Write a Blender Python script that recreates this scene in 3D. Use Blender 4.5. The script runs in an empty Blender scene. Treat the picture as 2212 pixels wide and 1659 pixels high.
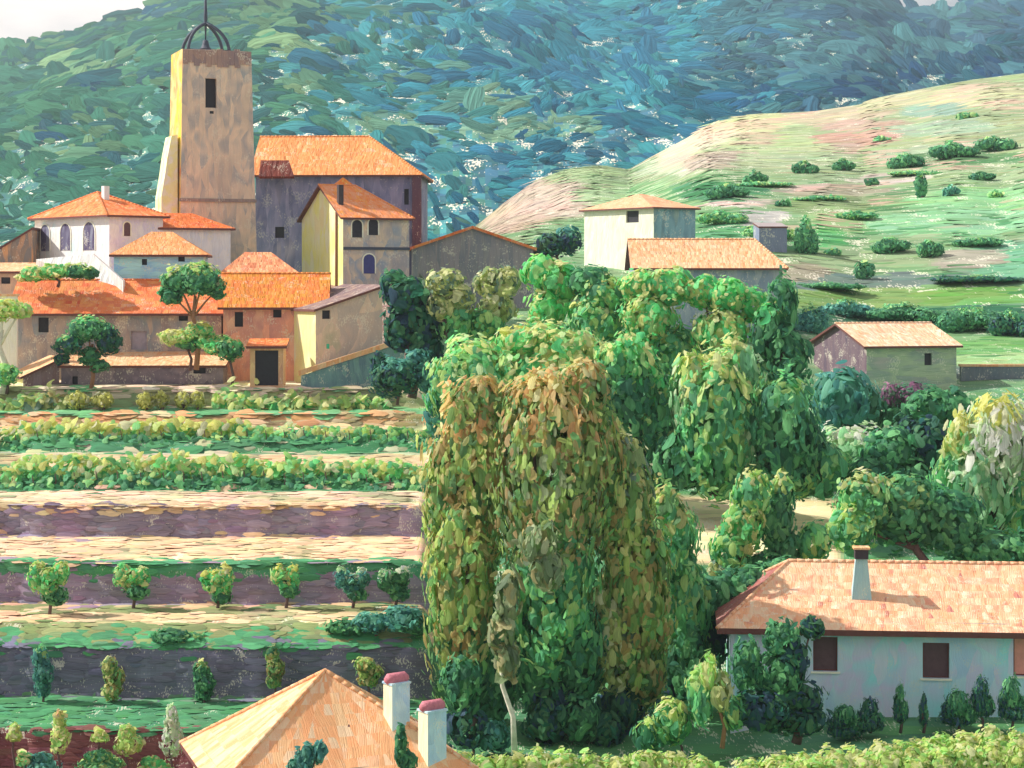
import bpy, math, random
import numpy as np
from mathutils import Vector

# ------------------------------------------------------------------ camera, sky, sun, exposure
F = 4128.0          # focal length in picture units (picture is 2212 units wide)
HY = 600.0          # eye level, picture units from the top
CX = 1106.0
sc = bpy.context.scene
col = sc.collection
cam_d = bpy.data.cameras.new('camera'); cam = bpy.data.objects.new('camera', cam_d); col.objects.link(cam)
cam.location = (0, 0, 0); cam.rotation_euler = (math.radians(90), 0, 0)
cam_d.sensor_width = 36; cam_d.lens = 36*F/2212
cam_d.shift_y = -(829.5-HY)/2212
cam_d.clip_start = 1; cam_d.clip_end = 6000
sc.camera = cam

SUN = Vector((-0.74, 0.16, 0.64)).normalized()
world = bpy.data.worlds.new('World'); sc.world = world; world.use_nodes = True
wt = world.node_tree; bg = wt.nodes['Background']
sky = wt.nodes.new('ShaderNodeTexSky'); sky.sky_type = 'NISHITA'; sky.sun_disc = False
sky.sun_elevation = math.asin(SUN.z); sky.sun_rotation = math.atan2(SUN.x, SUN.y)
sky.air_density = 1.0; sky.dust_density = 1.2
tc = wt.nodes.new('ShaderNodeTexCoord'); mp = wt.nodes.new('ShaderNodeMapping'); mp.inputs['Scale'].default_value = (2.2, 2.2, 9)
nz = wt.nodes.new('ShaderNodeTexNoise'); nz.inputs['Scale'].default_value = 1.6; nz.inputs['Detail'].default_value = 6
rp = wt.nodes.new('ShaderNodeValToRGB'); rp.color_ramp.elements[0].position = .40; rp.color_ramp.elements[1].position = .62
mx = wt.nodes.new('ShaderNodeMix'); mx.data_type = 'RGBA'
mx.inputs['B'].default_value = (14.0, 12.9, 12.2, 1)
wt.links.new(tc.outputs['Generated'], mp.inputs['Vector']); wt.links.new(mp.outputs['Vector'], nz.inputs['Vector'])
wt.links.new(nz.outputs['Fac'], rp.inputs['Fac']); wt.links.new(rp.outputs['Color'], mx.inputs['Factor'])
wt.links.new(sky.outputs['Color'], mx.inputs['A']); wt.links.new(mx.outputs['Result'], bg.inputs['Color'])
bg.inputs['Strength'].default_value = 0.058

sd = bpy.data.lights.new('sun', 'SUN'); sd.energy = 4.2; sd.angle = math.radians(0.6); sd.color = (1, .94, .85)
sun = bpy.data.objects.new('sun', sd); col.objects.link(sun)
sun.rotation_euler = SUN.to_track_quat('Z', 'Y').to_euler(); sun.location = (-60, 60, 80)
sc.view_settings.view_transform = 'Standard'; sc.view_settings.look = 'None'
sc.view_settings.gamma = 1; sc.view_settings.exposure = 0.57
sc.cycles.max_bounces = 5; sc.cycles.diffuse_bounces = 3; sc.cycles.use_denoising = True

# ------------------------------------------------------------------ helpers
rng = np.random.default_rng(7)
random.seed(7)

def lin(c, k=1.0):
    out = []
    for v in c[:3]:
        v = v/255.
        v = v/12.92 if v <= .04045 else ((v+.055)/1.055)**2.4
        out.append(min(.88, v/k))
    return tuple(out)

def W(u, y, Y):
    return np.array(((u-CX)/F*Y, Y, (HY-y)/F*Y))

def tag(o, label=None, cat=None, group=None, kind=None):
    if label: o['label'] = label
    if cat: o['category'] = cat
    if group: o['group'] = group
    if kind: o['kind'] = kind
    return o

def empty(name, loc, label, cat, group=None):
    o = bpy.data.objects.new(name, None); col.objects.link(o); o.location = loc
    o.empty_display_size = .5
    return tag(o, label, cat, group)

def mesh_obj(name, verts, faces, mats, parent=None, uvs=None, cols=None, smooth=False, mat_idx=None, auto_uv=False):
    """verts in world space; stored relative to the parent's location"""
    verts = np.asarray(verts, dtype=np.float64)
    org = np.array(parent_loc(parent)) if parent is not None else np.zeros(3)
    if parent is None and name not in SETTING:
        org = np.array((verts[:, 0].mean(), verts[:, 1].mean(), verts[:, 2].min()))
    v = verts-org
    me = bpy.data.meshes.new(name)
    me.from_pydata(v.tolist(), [], [list(map(int, f)) for f in faces])
    if not isinstance(mats, (list, tuple)): mats = [mats]
    for m in mats: me.materials.append(m)
    nl = len(me.loops)
    if auto_uv:
        uvs = []
        for f in faces:
            p = [verts[i] for i in f]
            n = np.zeros(3)
            for a in range(len(p)):
                n += np.cross(p[a]-p[0], p[(a+1) % len(p)]-p[0])
            n /= (np.linalg.norm(n)+1e-9)
            h = np.cross((0, 0, 1), n)
            if np.linalg.norm(h) < .05: h = np.array((1., 0, 0))
            h /= np.linalg.norm(h); s = np.cross(n, h)
            for q in p: uvs.append((q@h, q@s))
    if uvs is not None:
        uvs = np.asarray(uvs, dtype=np.float32).reshape(-1, 2)
        if len(uvs) == nl:
            ul = me.uv_layers.new(name='UVMap'); ul.data.foreach_set('uv', uvs.ravel())
    if cols is not None:     # per-face albedo
        cols = np.asarray(cols, dtype=np.float32)
        ca = me.color_attributes.new('col', 'FLOAT_COLOR', 'CORNER')
        cnt = np.array([len(f) for f in faces]); cc = np.repeat(cols, cnt, axis=0)
        ca.data.foreach_set('color', np.c_[cc, np.ones(len(cc))].astype(np.float32).ravel())
    if mat_idx is not None: me.polygons.foreach_set('material_index', np.asarray(mat_idx, dtype=np.int32))
    if smooth: me.polygons.foreach_set('use_smooth', np.ones(len(faces), dtype=bool))
    me.update()
    o = bpy.data.objects.new(name, me); col.objects.link(o)
    if parent is not None: o.parent = parent
    else: o.location = org
    return o

SETTING = {'ground', 'mountain', 'forest', 'haze'}
def parent_loc(p):
    l = Vector((0, 0, 0))
    while p is not None: l += p.location; p = p.parent
    return l

# ------------------------------------------------------------------ painted-looking procedural materials
CANVAS = lin((246, 236, 215))
def N(nt, t, **kw):
    n = nt.nodes.new(t)
    for k, v in kw.items(): setattr(n, k, v)
    return n
def L(nt, a, b): nt.links.new(a, b)
def mth(nt, op, a, b=None, clamp=False):
    n = N(nt, 'ShaderNodeMath', operation=op, use_clamp=clamp)
    for i, x in enumerate((a, b)):
        if x is None: continue
        if isinstance(x, (int, float)): n.inputs[i].default_value = x
        else: L(nt, x, n.inputs[i])
    return n.outputs[0]
def mixc(nt, f, a, b, mode='MIX'):
    n = N(nt, 'ShaderNodeMix', data_type='RGBA', blend_type=mode)
    for s, x in (('Factor', f), ('A', a), ('B', b)):
        if isinstance(x, (int, float)): n.inputs[s].default_value = x
        elif isinstance(x, tuple): n.inputs[s].default_value = (*x[:3], 1)
        else: L(nt, x, n.inputs[s])
    return n.outputs['Result']
def noise(nt, vec, scale, detail=3, rough=.55, dist=0):
    n = N(nt, 'ShaderNodeTexNoise'); n.inputs['Scale'].default_value = scale
    n.inputs['Detail'].default_value = detail; n.inputs['Roughness'].default_value = rough
    n.inputs['Distortion'].default_value = dist; L(nt, vec, n.inputs['Vector']); return n

def paint(name, cols=None, px=.04, sw=14, sl=60, along='v', bump=1.0, fleck=.5, var=.16, rough=.55, band=None, dens=.5):
    """brushed oil-like surface: stroke cells pick among cols (or the 'col' attribute), bristle grooves give relief.
    px = metres per picture unit at the surface; sw, sl = stroke width and length in picture units; UVs are metres."""
    m = bpy.data.materials.new(name); m.use_nodes = True; nt = m.node_tree
    bs = nt.nodes['Principled BSDF']; bs.inputs['Roughness'].default_value = rough
    bs.inputs['Specular IOR Level'].default_value = .22
    uv = N(nt, 'ShaderNodeUVMap').outputs['UV']
    # wobble
    wn = noise(nt, uv, 1/(sl*px), 2)
    sub = N(nt, 'ShaderNodeVectorMath', operation='SUBTRACT'); L(nt, wn.outputs['Color'], sub.inputs[0]); sub.inputs[1].default_value = (.5, .5, .5)
    sca = N(nt, 'ShaderNodeVectorMath', operation='SCALE'); L(nt, sub.outputs[0], sca.inputs[0]); sca.inputs['Scale'].default_value = sw*px*1.5
    add = N(nt, 'ShaderNodeVectorMath', operation='ADD'); L(nt, uv, add.inputs[0]); L(nt, sca.outputs[0], add.inputs[1])
    mp = N(nt, 'ShaderNodeMapping')
    a, b = (sw, sl) if along == 'v' else (sl, sw)
    mp.inputs['Scale'].default_value = (1/(a*px), 1/(b*px), 1)
    L(nt, add.outputs[0], mp.inputs['Vector'])
    vo = N(nt, 'ShaderNodeTexVoronoi', voronoi_dimensions='2D'); vo.inputs['Scale'].default_value = 1; L(nt, mp.outputs[0], vo.inputs['Vector'])
    sep = N(nt, 'ShaderNodeSeparateColor'); L(nt, vo.outputs['Color'], sep.inputs[0])
    # bristles
    mb = N(nt, 'ShaderNodeMapping')
    a, b = (2.6, sl*.8) if along == 'v' else (sl*.8, 2.6)
    mb.inputs['Scale'].default_value = (1/(a*px), 1/(b*px), 1); L(nt, add.outputs[0], mb.inputs['Vector'])
    br = noise(nt, mb.outputs[0], 1, 3, .6)
    if cols is None:
        at = N(nt, 'ShaderNodeAttribute', attribute_name='col'); base = at.outputs['Color']
        k = mth(nt, 'MULTIPLY_ADD', sep.outputs[0], var*1.6); nt.nodes[-1].inputs[2].default_value = 1-var*.8
        base = mixc(nt, 1, base, N_comb(nt, k), 'MULTIPLY')
        h = N(nt, 'ShaderNodeHueSaturation'); L(nt, base, h.inputs['Color'])
        hv = mth(nt, 'MULTIPLY_ADD', sep.outputs[1], var*.28); nt.nodes[-1].inputs[2].default_value = .5-var*.14
        L(nt, hv, h.inputs['Hue']); base = h.outputs[0]
    else:
        r = N(nt, 'ShaderNodeValToRGB'); e = r.color_ramp.elements; n = len(cols)
        while len(e) < n: e.new(.5)
        for i, c in enumerate(cols):
            e[i].position = i/(n-1) if n > 1 else 0; e[i].color = (*c, 1)
        big = noise(nt, add.outputs[0], 1/(sl*px*1.5), 2)
        f = mth(nt, 'MULTIPLY_ADD', sep.outputs[0], .75); L(nt, mth(nt, 'MULTIPLY', big.outputs['Fac'], .35), nt.nodes[-2].inputs[2]) if False else None
        f = mth(nt, 'ADD', mth(nt, 'MULTIPLY', sep.outputs[0], .62), mth(nt, 'MULTIPLY_ADD', big.outputs['Fac'], 1.5))
        f_add = [x for x in nt.nodes if x.type == 'MATH' and x.operation == 'MULTIPLY_ADD'][-1]; f_add.inputs[2].default_value = -.55
        L(nt, f, r.inputs['Fac']); base = r.outputs['Color']
    # bristle value
    bv = mth(nt, 'MULTIPLY_ADD', br.outputs['Fac'], var*2.2); nt.nodes[-1].inputs[2].default_value = 1-var*1.1
    base = mixc(nt, 1, base, N_comb(nt, bv), 'MULTIPLY')
    if fleck > 0:    # bare pale ground showing through in dry-brush patches
        pa = noise(nt, uv, 1/(38*px), 3, .6)
        wv = N(nt, 'ShaderNodeMapping'); wv.inputs['Scale'].default_value = (1/(3.0*px), 1/(4.6*px), 1); L(nt, uv, wv.inputs['Vector'])
        fi = noise(nt, wv.outputs[0], 1.0, 1, .5)
        p1 = N(nt, 'ShaderNodeMapRange'); p1.inputs['From Min'].default_value = .48-.0*dens; p1.inputs['From Max'].default_value = .74; L(nt, pa.outputs['Fac'], p1.inputs['Value'])
        s = mth(nt, 'ADD', fi.outputs['Fac'], mth(nt, 'MULTIPLY', p1.outputs[0], .40))
        p2 = N(nt, 'ShaderNodeMapRange'); p2.inputs['From Min'].default_value = .70; p2.inputs['From Max'].default_value = .76; L(nt, s, p2.inputs['Value'])
        base = mixc(nt, mth(nt, 'MULTIPLY', p2.outputs[0], fleck), base, CANVAS)
    L(nt, base, bs.inputs['Base Color'])
    # relief
    bp = N(nt, 'ShaderNodeBump'); bp.inputs['Distance'].default_value = px*2.6*bump; bp.inputs['Strength'].default_value = .75
    hgt = mth(nt, 'ADD', br.outputs['Fac'], mth(nt, 'MULTIPLY', vo.outputs['Distance'], -.8))
    L(nt, hgt, bp.inputs['Height']); L(nt, bp.outputs[0], bs.inputs['Normal'])
    return m
def N_comb(nt, v):
    c = N(nt, 'ShaderNodeCombineColor'); [L(nt, v, c.inputs[i]) for i in range(3)]; return c.outputs[0]

def dab_mat(name, rough=.5, bump=.012, grooves=9, trans=0, spec=.22):
    m = bpy.data.materials.new(name); m.use_nodes = True; nt = m.node_tree
    bs = nt.nodes['Principled BSDF']; bs.inputs['Roughness'].default_value = rough
    bs.inputs['Specular IOR Level'].default_value = spec
    uv = N(nt, 'ShaderNodeUVMap').outputs['UV']
    mp = N(nt, 'ShaderNodeMapping'); mp.inputs['Scale'].default_value = (grooves, 1.1, 1); L(nt, uv, mp.inputs['Vector'])
    br = noise(nt, mp.outputs[0], 1, 3, .6, .3)
    at = N(nt, 'ShaderNodeAttribute', attribute_name='col')
    bv = mth(nt, 'MULTIPLY_ADD', br.outputs['Fac'], 1.1); nt.nodes[-1].inputs[2].default_value = .45
    base = mixc(nt, 1, at.outputs['Color'], N_comb(nt, bv), 'MULTIPLY')
    L(nt, base, bs.inputs['Base Color'])
    bp = N(nt, 'ShaderNodeBump'); bp.inputs['Distance'].default_value = bump; bp.inputs['Strength'].default_value = .9
    L(nt, br.outputs['Fac'], bp.inputs['Height']); L(nt, bp.outputs[0], bs.inputs['Normal'])
    if trans:
        tr = N(nt, 'ShaderNodeBsdfTranslucent'); L(nt, base, tr.inputs['Color']); ms = N(nt, 'ShaderNodeMixShader'); ms.inputs[0].default_value = trans
        L(nt, bs.outputs[0], ms.inputs[1]); L(nt, tr.outputs[0], ms.inputs[2]); L(nt, ms.outputs[0], nt.nodes['Material Output'].inputs['Surface'])
    return m

def plain(name, c, rough=.7, var=.25, scale=3.):
    m = bpy.data.materials.new(name); m.use_nodes = True; nt = m.node_tree
    bs = nt.nodes['Principled BSDF']; bs.inputs['Roughness'].default_value = rough
    t = N(nt, 'ShaderNodeTexCoord'); n = noise(nt, t.outputs['Object'], scale, 4)
    L(nt, mixc(nt, n.outputs['Fac'], tuple(x*(1-var) for x in c), tuple(min(1, x*(1+var)) for x in c)), bs.inputs['Base Color'])
    bp = N(nt, 'ShaderNodeBump'); bp.inputs['Distance'].default_value = .05; L(nt, n.outputs['Fac'], bp.inputs['Height']); L(nt, bp.outputs[0], bs.inputs['Normal'])
    return m

# ------------------------------------------------------------------ dabs: curved leaf clumps, many in one mesh
def norm(a): return a/(np.linalg.norm(a, axis=-1, keepdims=True)+1e-9)
NU, NV = 5, 7
def dab_arrays(P, Nn, T, Ln, Wd, C, bulge=.11, bend=.25, twist=.25):
    n = len(P)
    Nn = norm(Nn); T = norm(T-(T*Nn).sum(1, keepdims=True)*Nn); B = np.cross(T, Nn)
    us = np.linspace(-1, 1, NU); vs = np.linspace(-1, 1, NV)
    prof = np.array([.62, .90, 1, 1, .97, .86, .52])
    V = np.zeros((n, NV, NU, 3))
    bd = rng.normal(0, bend, n); tw = rng.normal(0, 1, (n, 1, 1))*twist
    for j, v in enumerate(vs):
        w = prof[j]*Wd*.5*rng.uniform(.86, 1.14, n)
        for i, u in enumerate(us):
            off = u*w+bd*(v*v-.4)*Wd
            le = v*Ln*.5*(1-.16*u*u)*rng.uniform(.88, 1.08, n)
            hh = bulge*Wd*(1-u*u*.9)*(1-.85*v*v)
            V[:, j, i] = P+B*off[:, None]+T*le[:, None]+Nn*(hh+u*tw[:, 0, 0]*w)[:, None]
    base = (np.arange(n)*NU*NV)[:, None]
    quads = []; uvq = []
    for j in range(NV-1):
        for i in range(NU-1):
            a = j*NU+i; quads.append((a, a+1, a+NU+1, a+NU))
            uvq.append([(i/(NU-1), j/(NV-1)), ((i+1)/(NU-1), j/(NV-1)), ((i+1)/(NU-1), (j+1)/(NV-1)), (i/(NU-1), (j+1)/(NV-1))])
    q = np.array(quads); fc = (base[:, :, None]+q[None]).reshape(-1, 4)
    uv = np.array(uvq)[None]+np.c_[rng.uniform(0, 40, n), rng.uniform(0, 40, n)][:, None, None, :]
    cc = np.repeat(C, len(quads), axis=0)
    return V.reshape(-1, 3), fc, uv.reshape(-1, 2), cc

class Dabs:
    def __init__(s): s.v = []; s.f = []; s.uv = []; s.c = []; s.n = 0
    def add(s, *a, **k):
        v, f, uv, c = dab_arrays(*a, **k)
        s.v.append(v); s.f.append(f+s.n); s.uv.append(uv); s.c.append(c); s.n += len(v)
    def build(s, name, mat, parent=None):
        return mesh_obj_fast(name, np.concatenate(s.v), np.concatenate(s.f), np.concatenate(s.uv), np.concatenate(s.c), mat, parent)

def mesh_obj_fast(name, v, f, uv, c, mat, parent):
    if parent is not None: org = np.array(parent_loc(parent))
    elif name in SETTING: org = np.zeros(3)
    else: org = np.array((v[:, 0].mean(), v[:, 1].mean(), v[:, 2].min()))
    me = bpy.data.meshes.new(name); nf = len(f)
    me.vertices.add(len(v)); me.vertices.foreach_set('co', (v-org).astype(np.float32).ravel())
    me.loops.add(nf*4); me.loops.foreach_set('vertex_index', f.astype(np.int32).ravel())
    me.polygons.add(nf); me.polygons.foreach_set('loop_start', np.arange(0, nf*4, 4, dtype=np.int32))
    me.polygons.foreach_set('loop_total', np.full(nf, 4, dtype=np.int32))
    me.update(calc_edges=True)
    ul = me.uv_layers.new(name='UVMap'); ul.data.foreach_set('uv', uv.astype(np.float32).ravel())
    ca = me.color_attributes.new('col', 'FLOAT_COLOR', 'CORNER')
    cc = np.repeat(c, 4, axis=0); ca.data.foreach_set('color', np.c_[cc, np.ones(len(cc))].astype(np.float32).ravel())
    me.polygons.foreach_set('use_smooth', np.ones(nf, dtype=bool))
    me.materials.append(mat); me.validate(); me.update()
    o = bpy.data.objects.new(name, me); col.objects.link(o)
    if parent is not None: o.parent = parent
    else: o.location = org
    return o

KF = .43     # mean light on foliage
def pal(*cs, k=KF):
    p = np.array([lin((c[0]*.96, c[1]*.99, min(255, c[2]*1.06)), k) for c in cs]); g = p.mean(1, keepdims=True); return g+(p-g)*.86
P_OLIVE = pal((140, 154, 72), (112, 136, 62), (88, 120, 58), (146, 136, 80), (70, 104, 60), (132, 112, 58), (98, 144, 76), (160, 164, 90), k=.37)
P_OCHRE = pal((222, 160, 96), (196, 132, 76), (184, 144, 78), (150, 144, 70), (214, 172, 116), k=.46)
P_BROWN = pal((140, 122, 70), (122, 134, 66), (104, 126, 64), (150, 124, 80), (88, 116, 66), (128, 148, 70), (112, 120, 84), (84, 130, 72), k=.38)
P_GREY = pal((140, 144, 104), (118, 132, 88), (98, 118, 80), (146, 136, 88), (88, 104, 74), (100, 124, 70))
P_BRIGHT = pal((84, 186, 92), (62, 162, 82), (128, 196, 92), (172, 206, 92), (58, 142, 84), (100, 172, 84), (200, 212, 100), k=.38)
P_MID = pal((78, 144, 82), (98, 156, 86), (64, 124, 80), (124, 166, 94), (68, 132, 86), (138, 162, 84), (58, 112, 74), k=.38)
P_DARK = pal((38, 86, 66), (32, 76, 72), (52, 98, 64), (40, 66, 80), (30, 92, 66), (62, 104, 66))
P_DKGREEN = pal((46, 104, 70), (58, 118, 72), (40, 92, 66), (70, 126, 76), (52, 98, 64), (86, 138, 82), k=.38)
P_TEAL = pal((58, 122, 110), (44, 100, 92), (72, 134, 112), (50, 110, 84), (90, 150, 120))
P_LIME = pal((164, 214, 84), (146, 202, 80), (186, 220, 104), (120, 184, 80), (188, 212, 110), (134, 196, 70), k=.40)
P_PALE = pal((168, 196, 134), (186, 206, 150), (146, 180, 116), (150, 186, 128), (200, 206, 170), (130, 160, 104))
P_SAGE = pal((122, 164, 108), (140, 176, 114), (100, 146, 96), (150, 184, 120), (86, 134, 92), k=.38)
P_YEL = pal((222, 206, 84), (206, 186, 70), (196, 204, 84), (170, 190, 80), (226, 214, 130))
P_YG = pal((170, 204, 92), (120, 192, 92), (200, 210, 96), (90, 180, 96), (214, 210, 110), (150, 200, 110))
P_VINE = pal((180, 192, 96), (150, 176, 80), (128, 170, 84), (206, 200, 120), (96, 156, 84), (170, 160, 76), (80, 140, 78))
P_VINEG = pal((112, 190, 100), (84, 168, 88), (142, 200, 104), (172, 206, 110), (56, 134, 80), (180, 170, 90))
P_KHAKI = pal((170, 174, 104), (146, 152, 84), (184, 186, 122), (110, 128, 76), (92, 112, 92), (130, 134, 70))
FOL = dab_mat('foliage', bump=.06, trans=.5)
FOLS = dab_mat('fine_foliage', bump=.04, grooves=6, trans=.3)

def fn3(P, s):
    return fnoise(P[:, 0]+P[:, 1]*.7, P[:, 2]-P[:, 1]*.5+31, s)
def pick(palette, P, s):
    n = len(palette); k = (fn3(P, s)+.5)*n*1.25+rng.normal(0, n*.16, len(P)); return palette[np.floor(k).astype(int) % n]
def lobe_dabs(D, c, r, palette, L_, W_, cov=1.5, hang=.5, flat=0., shell=(.72, 1.02), orient=None, top=None, lift=0.):
    """scatter dabs over an ellipsoid of centre c, radii r (metres)"""
    area = 4*math.pi*(((r[0]*r[1])**1.6+(r[0]*r[2])**1.6+(r[1]*r[2])**1.6)/3)**(1/1.6)
    n = max(6, int(cov*area/(L_*W_*.7)))
    d = norm(rng.normal(size=(n, 3)))
    rad = rng.uniform(shell[0], shell[1], n)*(1+.10*np.sin(d[:, 0]*5+d[:, 2]*7+c[0])+.30*fnoise(d[:, 0]*2+c[0]*3, d[:, 2]*2+d[:, 1]+c[2], .55))
    P = np.array(c)+d*np.array(r)*rad[:, None]
    Nn = norm(d/np.array(r)+rng.normal(0, .17, (n, 3))/np.mean(r))
    T = np.tile((0, 0, 1.), (n, 1))*hang+rng.normal(0, 1, (n, 3))*(1-hang)*.9
    if orient is not None: T = T*.35+np.array(orient)*1.0
    s = rng.uniform(.45, 1.2, n)
    C = pick(palette, P, L_*1.3)*rng.uniform(.86, 1.14, (n, 1))
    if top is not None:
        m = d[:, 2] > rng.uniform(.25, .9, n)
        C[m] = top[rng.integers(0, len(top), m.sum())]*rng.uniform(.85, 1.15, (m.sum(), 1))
    D.add(P, Nn, T, L_*s, W_*s*rng.uniform(.75, 1.2, n), np.clip(C, 0, .9))

def tube(pts, rad, seg=8):
    v = []; f = []; uv = []
    pts = [np.array(p, float) for p in pts]; acc = 0
    for i, p in enumerate(pts):
        t = pts[min(i+1, len(pts)-1)]-pts[max(i-1, 0)]; t = t/np.linalg.norm(t)
        a = np.cross(t, (0.02, 1, .03)); a /= np.linalg.norm(a); b = np.cross(t, a)
        for k in range(seg):
            an = 2*math.pi*k/seg; v.append(p+rad[i]*(a*math.cos(an)+b*math.sin(an)))
    for i in range(len(pts)-1):
        l = np.linalg.norm(pts[i+1]-pts[i])
        for k in range(seg):
            k2 = (k+1) % seg; f.append((i*seg+k, i*seg+k2, (i+1)*seg+k2, (i+1)*seg+k))
            r = rad[0]*6.3/seg; uv += [(k*r, acc), ((k+1)*r, acc), ((k+1)*r, acc+l), (k*r, acc+l)]
        acc += l
    f.append(tuple(range(seg))[::-1]); uv += [(0, 0)]*seg
    f.append(tuple((len(pts)-1)*seg+k for k in range(seg))); uv += [(0, 0)]*seg
    return v, f, uv

class MB:
    def __init__(s): s.v = []; s.f = []; s.m = []
    def add(s, v, f, m=0):
        b = len(s.v); s.v += [np.array(p, float) for p in v]; s.f += [tuple(i+b for i in q) for q in f]; s.m += [m]*len(f)
    def box(s, fr, x0, x1, y0, y1, z0, z1, m=0):
        p = [fr(x, y, z) for z in (z0, z1) for x, y in ((x0, y0), (x1, y0), (x1, y1), (x0, y1))]
        s.add(p, [(3, 2, 1, 0), (4, 5, 6, 7), (0, 1, 5, 4), (1, 2, 6, 5), (2, 3, 7, 6), (3, 0, 4, 7)], m)
    def build(s, name, mats, parent=None, smooth=False):
        return mesh_obj(name, s.v, s.f, mats, parent, auto_uv=True, mat_idx=s.m, smooth=smooth)

BARK = plain('bark', lin((78, 58, 58), .6), scale=6)
BARKL = plain('pale_bark', lin((206, 196, 170), .7), var=.5, scale=3)
BARKB = plain('brown_bark', lin((120, 84, 60), .6), scale=6)

GA = []   # filled by terrain: ground height function
def tree(name, label, cat, u, ybase, Y, lobes, dab=(36, 20), hang=.5, trunk=None, bark=None, cov=1.5, group=None, mat=None, limbs=3, dy=None):
    """lobes: (u, y, rx, ry, palette[, top palette]) in picture units at depth Y"""
    px = Y/F
    base = W(u, ybase, Y)
    e = empty(name, tuple(base), label, cat, group)
    D = Dabs()
    for lb in lobes:
        cu, cy, rx, ry, pa = lb[:5]; top = lb[5] if len(lb) > 5 else None
        dd = rng.uniform(-.3, .3)*rx*px if dy is None else dy*px
        c = W(cu, cy, Y); c[1] += dd
        r = (rx*px*.94, rx*px*.85, ry*px*.92)
        lobe_dabs(D, c, r, pa, dab[0]*px*.80, dab[1]*px*.80, cov*1.25, hang, top=top)
        lobe_dabs(D, c, r, pa, dab[0]*px*.42, dab[1]*px*.42, cov*.34, hang*.6, top=top, shell=(.95, 1.16))
        lobe_dabs(D, c, tuple(x*.72 for x in r), pa, dab[0]*px*1.3, dab[1]*px*1.5, cov*.6, hang)
    D.build('crown' if trunk else 'foliage', mat or FOL, e)
    if trunk is None:
        trunk = (px*3, max(4, ybase-max(l[1] for l in lobes)), 0)
    r0, top_y, lean = trunk
    tops = [W(l[0], l[1], Y) for l in lobes]
    v, f = [], []
    tp = W(u+lean, ybase-top_y, Y)
    pts = [base-np.array((0, 0, .35)), base+(tp-base)*.35+np.array((r0*1.2, 0, 0)), base+(tp-base)*.7-np.array((r0, 0, 0)), tp]
    allv, allf = [], []
    a, b, _ = tube(pts, [r0*1.25, r0, r0*.85, r0*.65], 9); allv += a; allf += b
    for t in tops[:limbs]:
        st = pts[2]; en = t
        a, b, _ = tube([st, st*.5+en*.5+np.array((0, -.1, .1)), en], [r0*.55, r0*.4, r0*.15], 6)
        o = len(allv); allv += a; allf += [tuple(i+o for i in q) for q in b]
    mesh_obj('trunk' if cat == 'tree' else 'stem', allv, allf, bark or BARK, e, auto_uv=True, smooth=True)
    return e

# ------------------------------------------------------------------ terrain
def fnoise(x, y, s):   # cheap smooth value noise
    x = np.asarray(x, float)/s; y = np.asarray(y, float)/s
    xi = np.floor(x); yi = np.floor(y); xf = x-xi; yf = y-yi
    def h(a, b):
        t = np.sin(a*127.1+b*311.7)*43758.5453; return t-np.floor(t)
    xf = xf*xf*(3-2*xf); yf = yf*yf*(3-2*yf)
    return (h(xi, yi)*(1-xf)+h(xi+1, yi)*xf)*(1-yf)+(h(xi, yi+1)*(1-xf)+h(xi+1, yi+1)*xf)*yf-.5
def sstep(a, b, x):
    t = np.clip((x-a)/(b-a), 0, 1); return t*t*(3-2*t)

YR = np.array([50, 85, 95, 105, 112, 125, 138, 152, 168, 180, 195, 215.])
UR = np.array([900, 1100, 1300, 1500, 1700, 1900, 2212, 2700.])
GT = np.array([
    [2150, 1740, 1650, 1500, 1400, 1150, 1010, 900, 820, 750, 690, 640],
    [2200, 1740, 1640, 1480, 1380, 1140, 1000, 880, 800, 740, 680, 630],
    [2200, 1740, 1640, 1490, 1390, 1150, 1030, 920, 820, 750, 680, 625],
    [2200, 1730, 1640, 1500, 1400, 1165, 1050, 940, 840, 760, 690, 640],
    [2200, 1720, 1600, 1490, 1395, 1175, 1052, 945, 860, 800, 720, 670],
    [2200, 1710, 1572, 1480, 1380, 1180, 1060, 950, 870, 830, 760, 700],
    [2150, 1690, 1568, 1470, 1370, 1170, 1040, 930, 850, 815, 760, 690],
    [2100, 1690, 1568, 1470, 1370, 1170, 1040, 930, 850, 815, 760, 690]], float)
ZT = (HY-GT)/F*YR[None]
CR = np.array([(-2000, 640), (700, 640), (930, 590), (1000, 510), (1050, 470), (1100, 430), (1160, 388), (1230, 364), (1300, 357), (1360, 366), (1400, 342),
               (1480, 300), (1540, 264), (1620, 247), (1760, 240), (1860, 225), (1900, 210), (2000, 190), (2100, 172), (2212, 158), (2700, 90), (5000, 60)], float)
TY = np.array([50, 95.3, 95.9, 102, 102.5, 104.5, 110, 110.5, 119.6, 120.1, 128.5, 129.3, 145, 146, 153, 154, 157, 157.6, 164, 170, 176, 184, 195, 215])
TZ = np.array([-26, -24.6, -22.7, -22.4, -19.8, -19.0, -18.75, -16.5, -16.25, -14.35, -14.3, -13.8, -13.3, -12.5, -12.0, -10.95, -10.6, -9.2, -8.9, -8.4, -4.2, -.9, 0, 0.])
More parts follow.
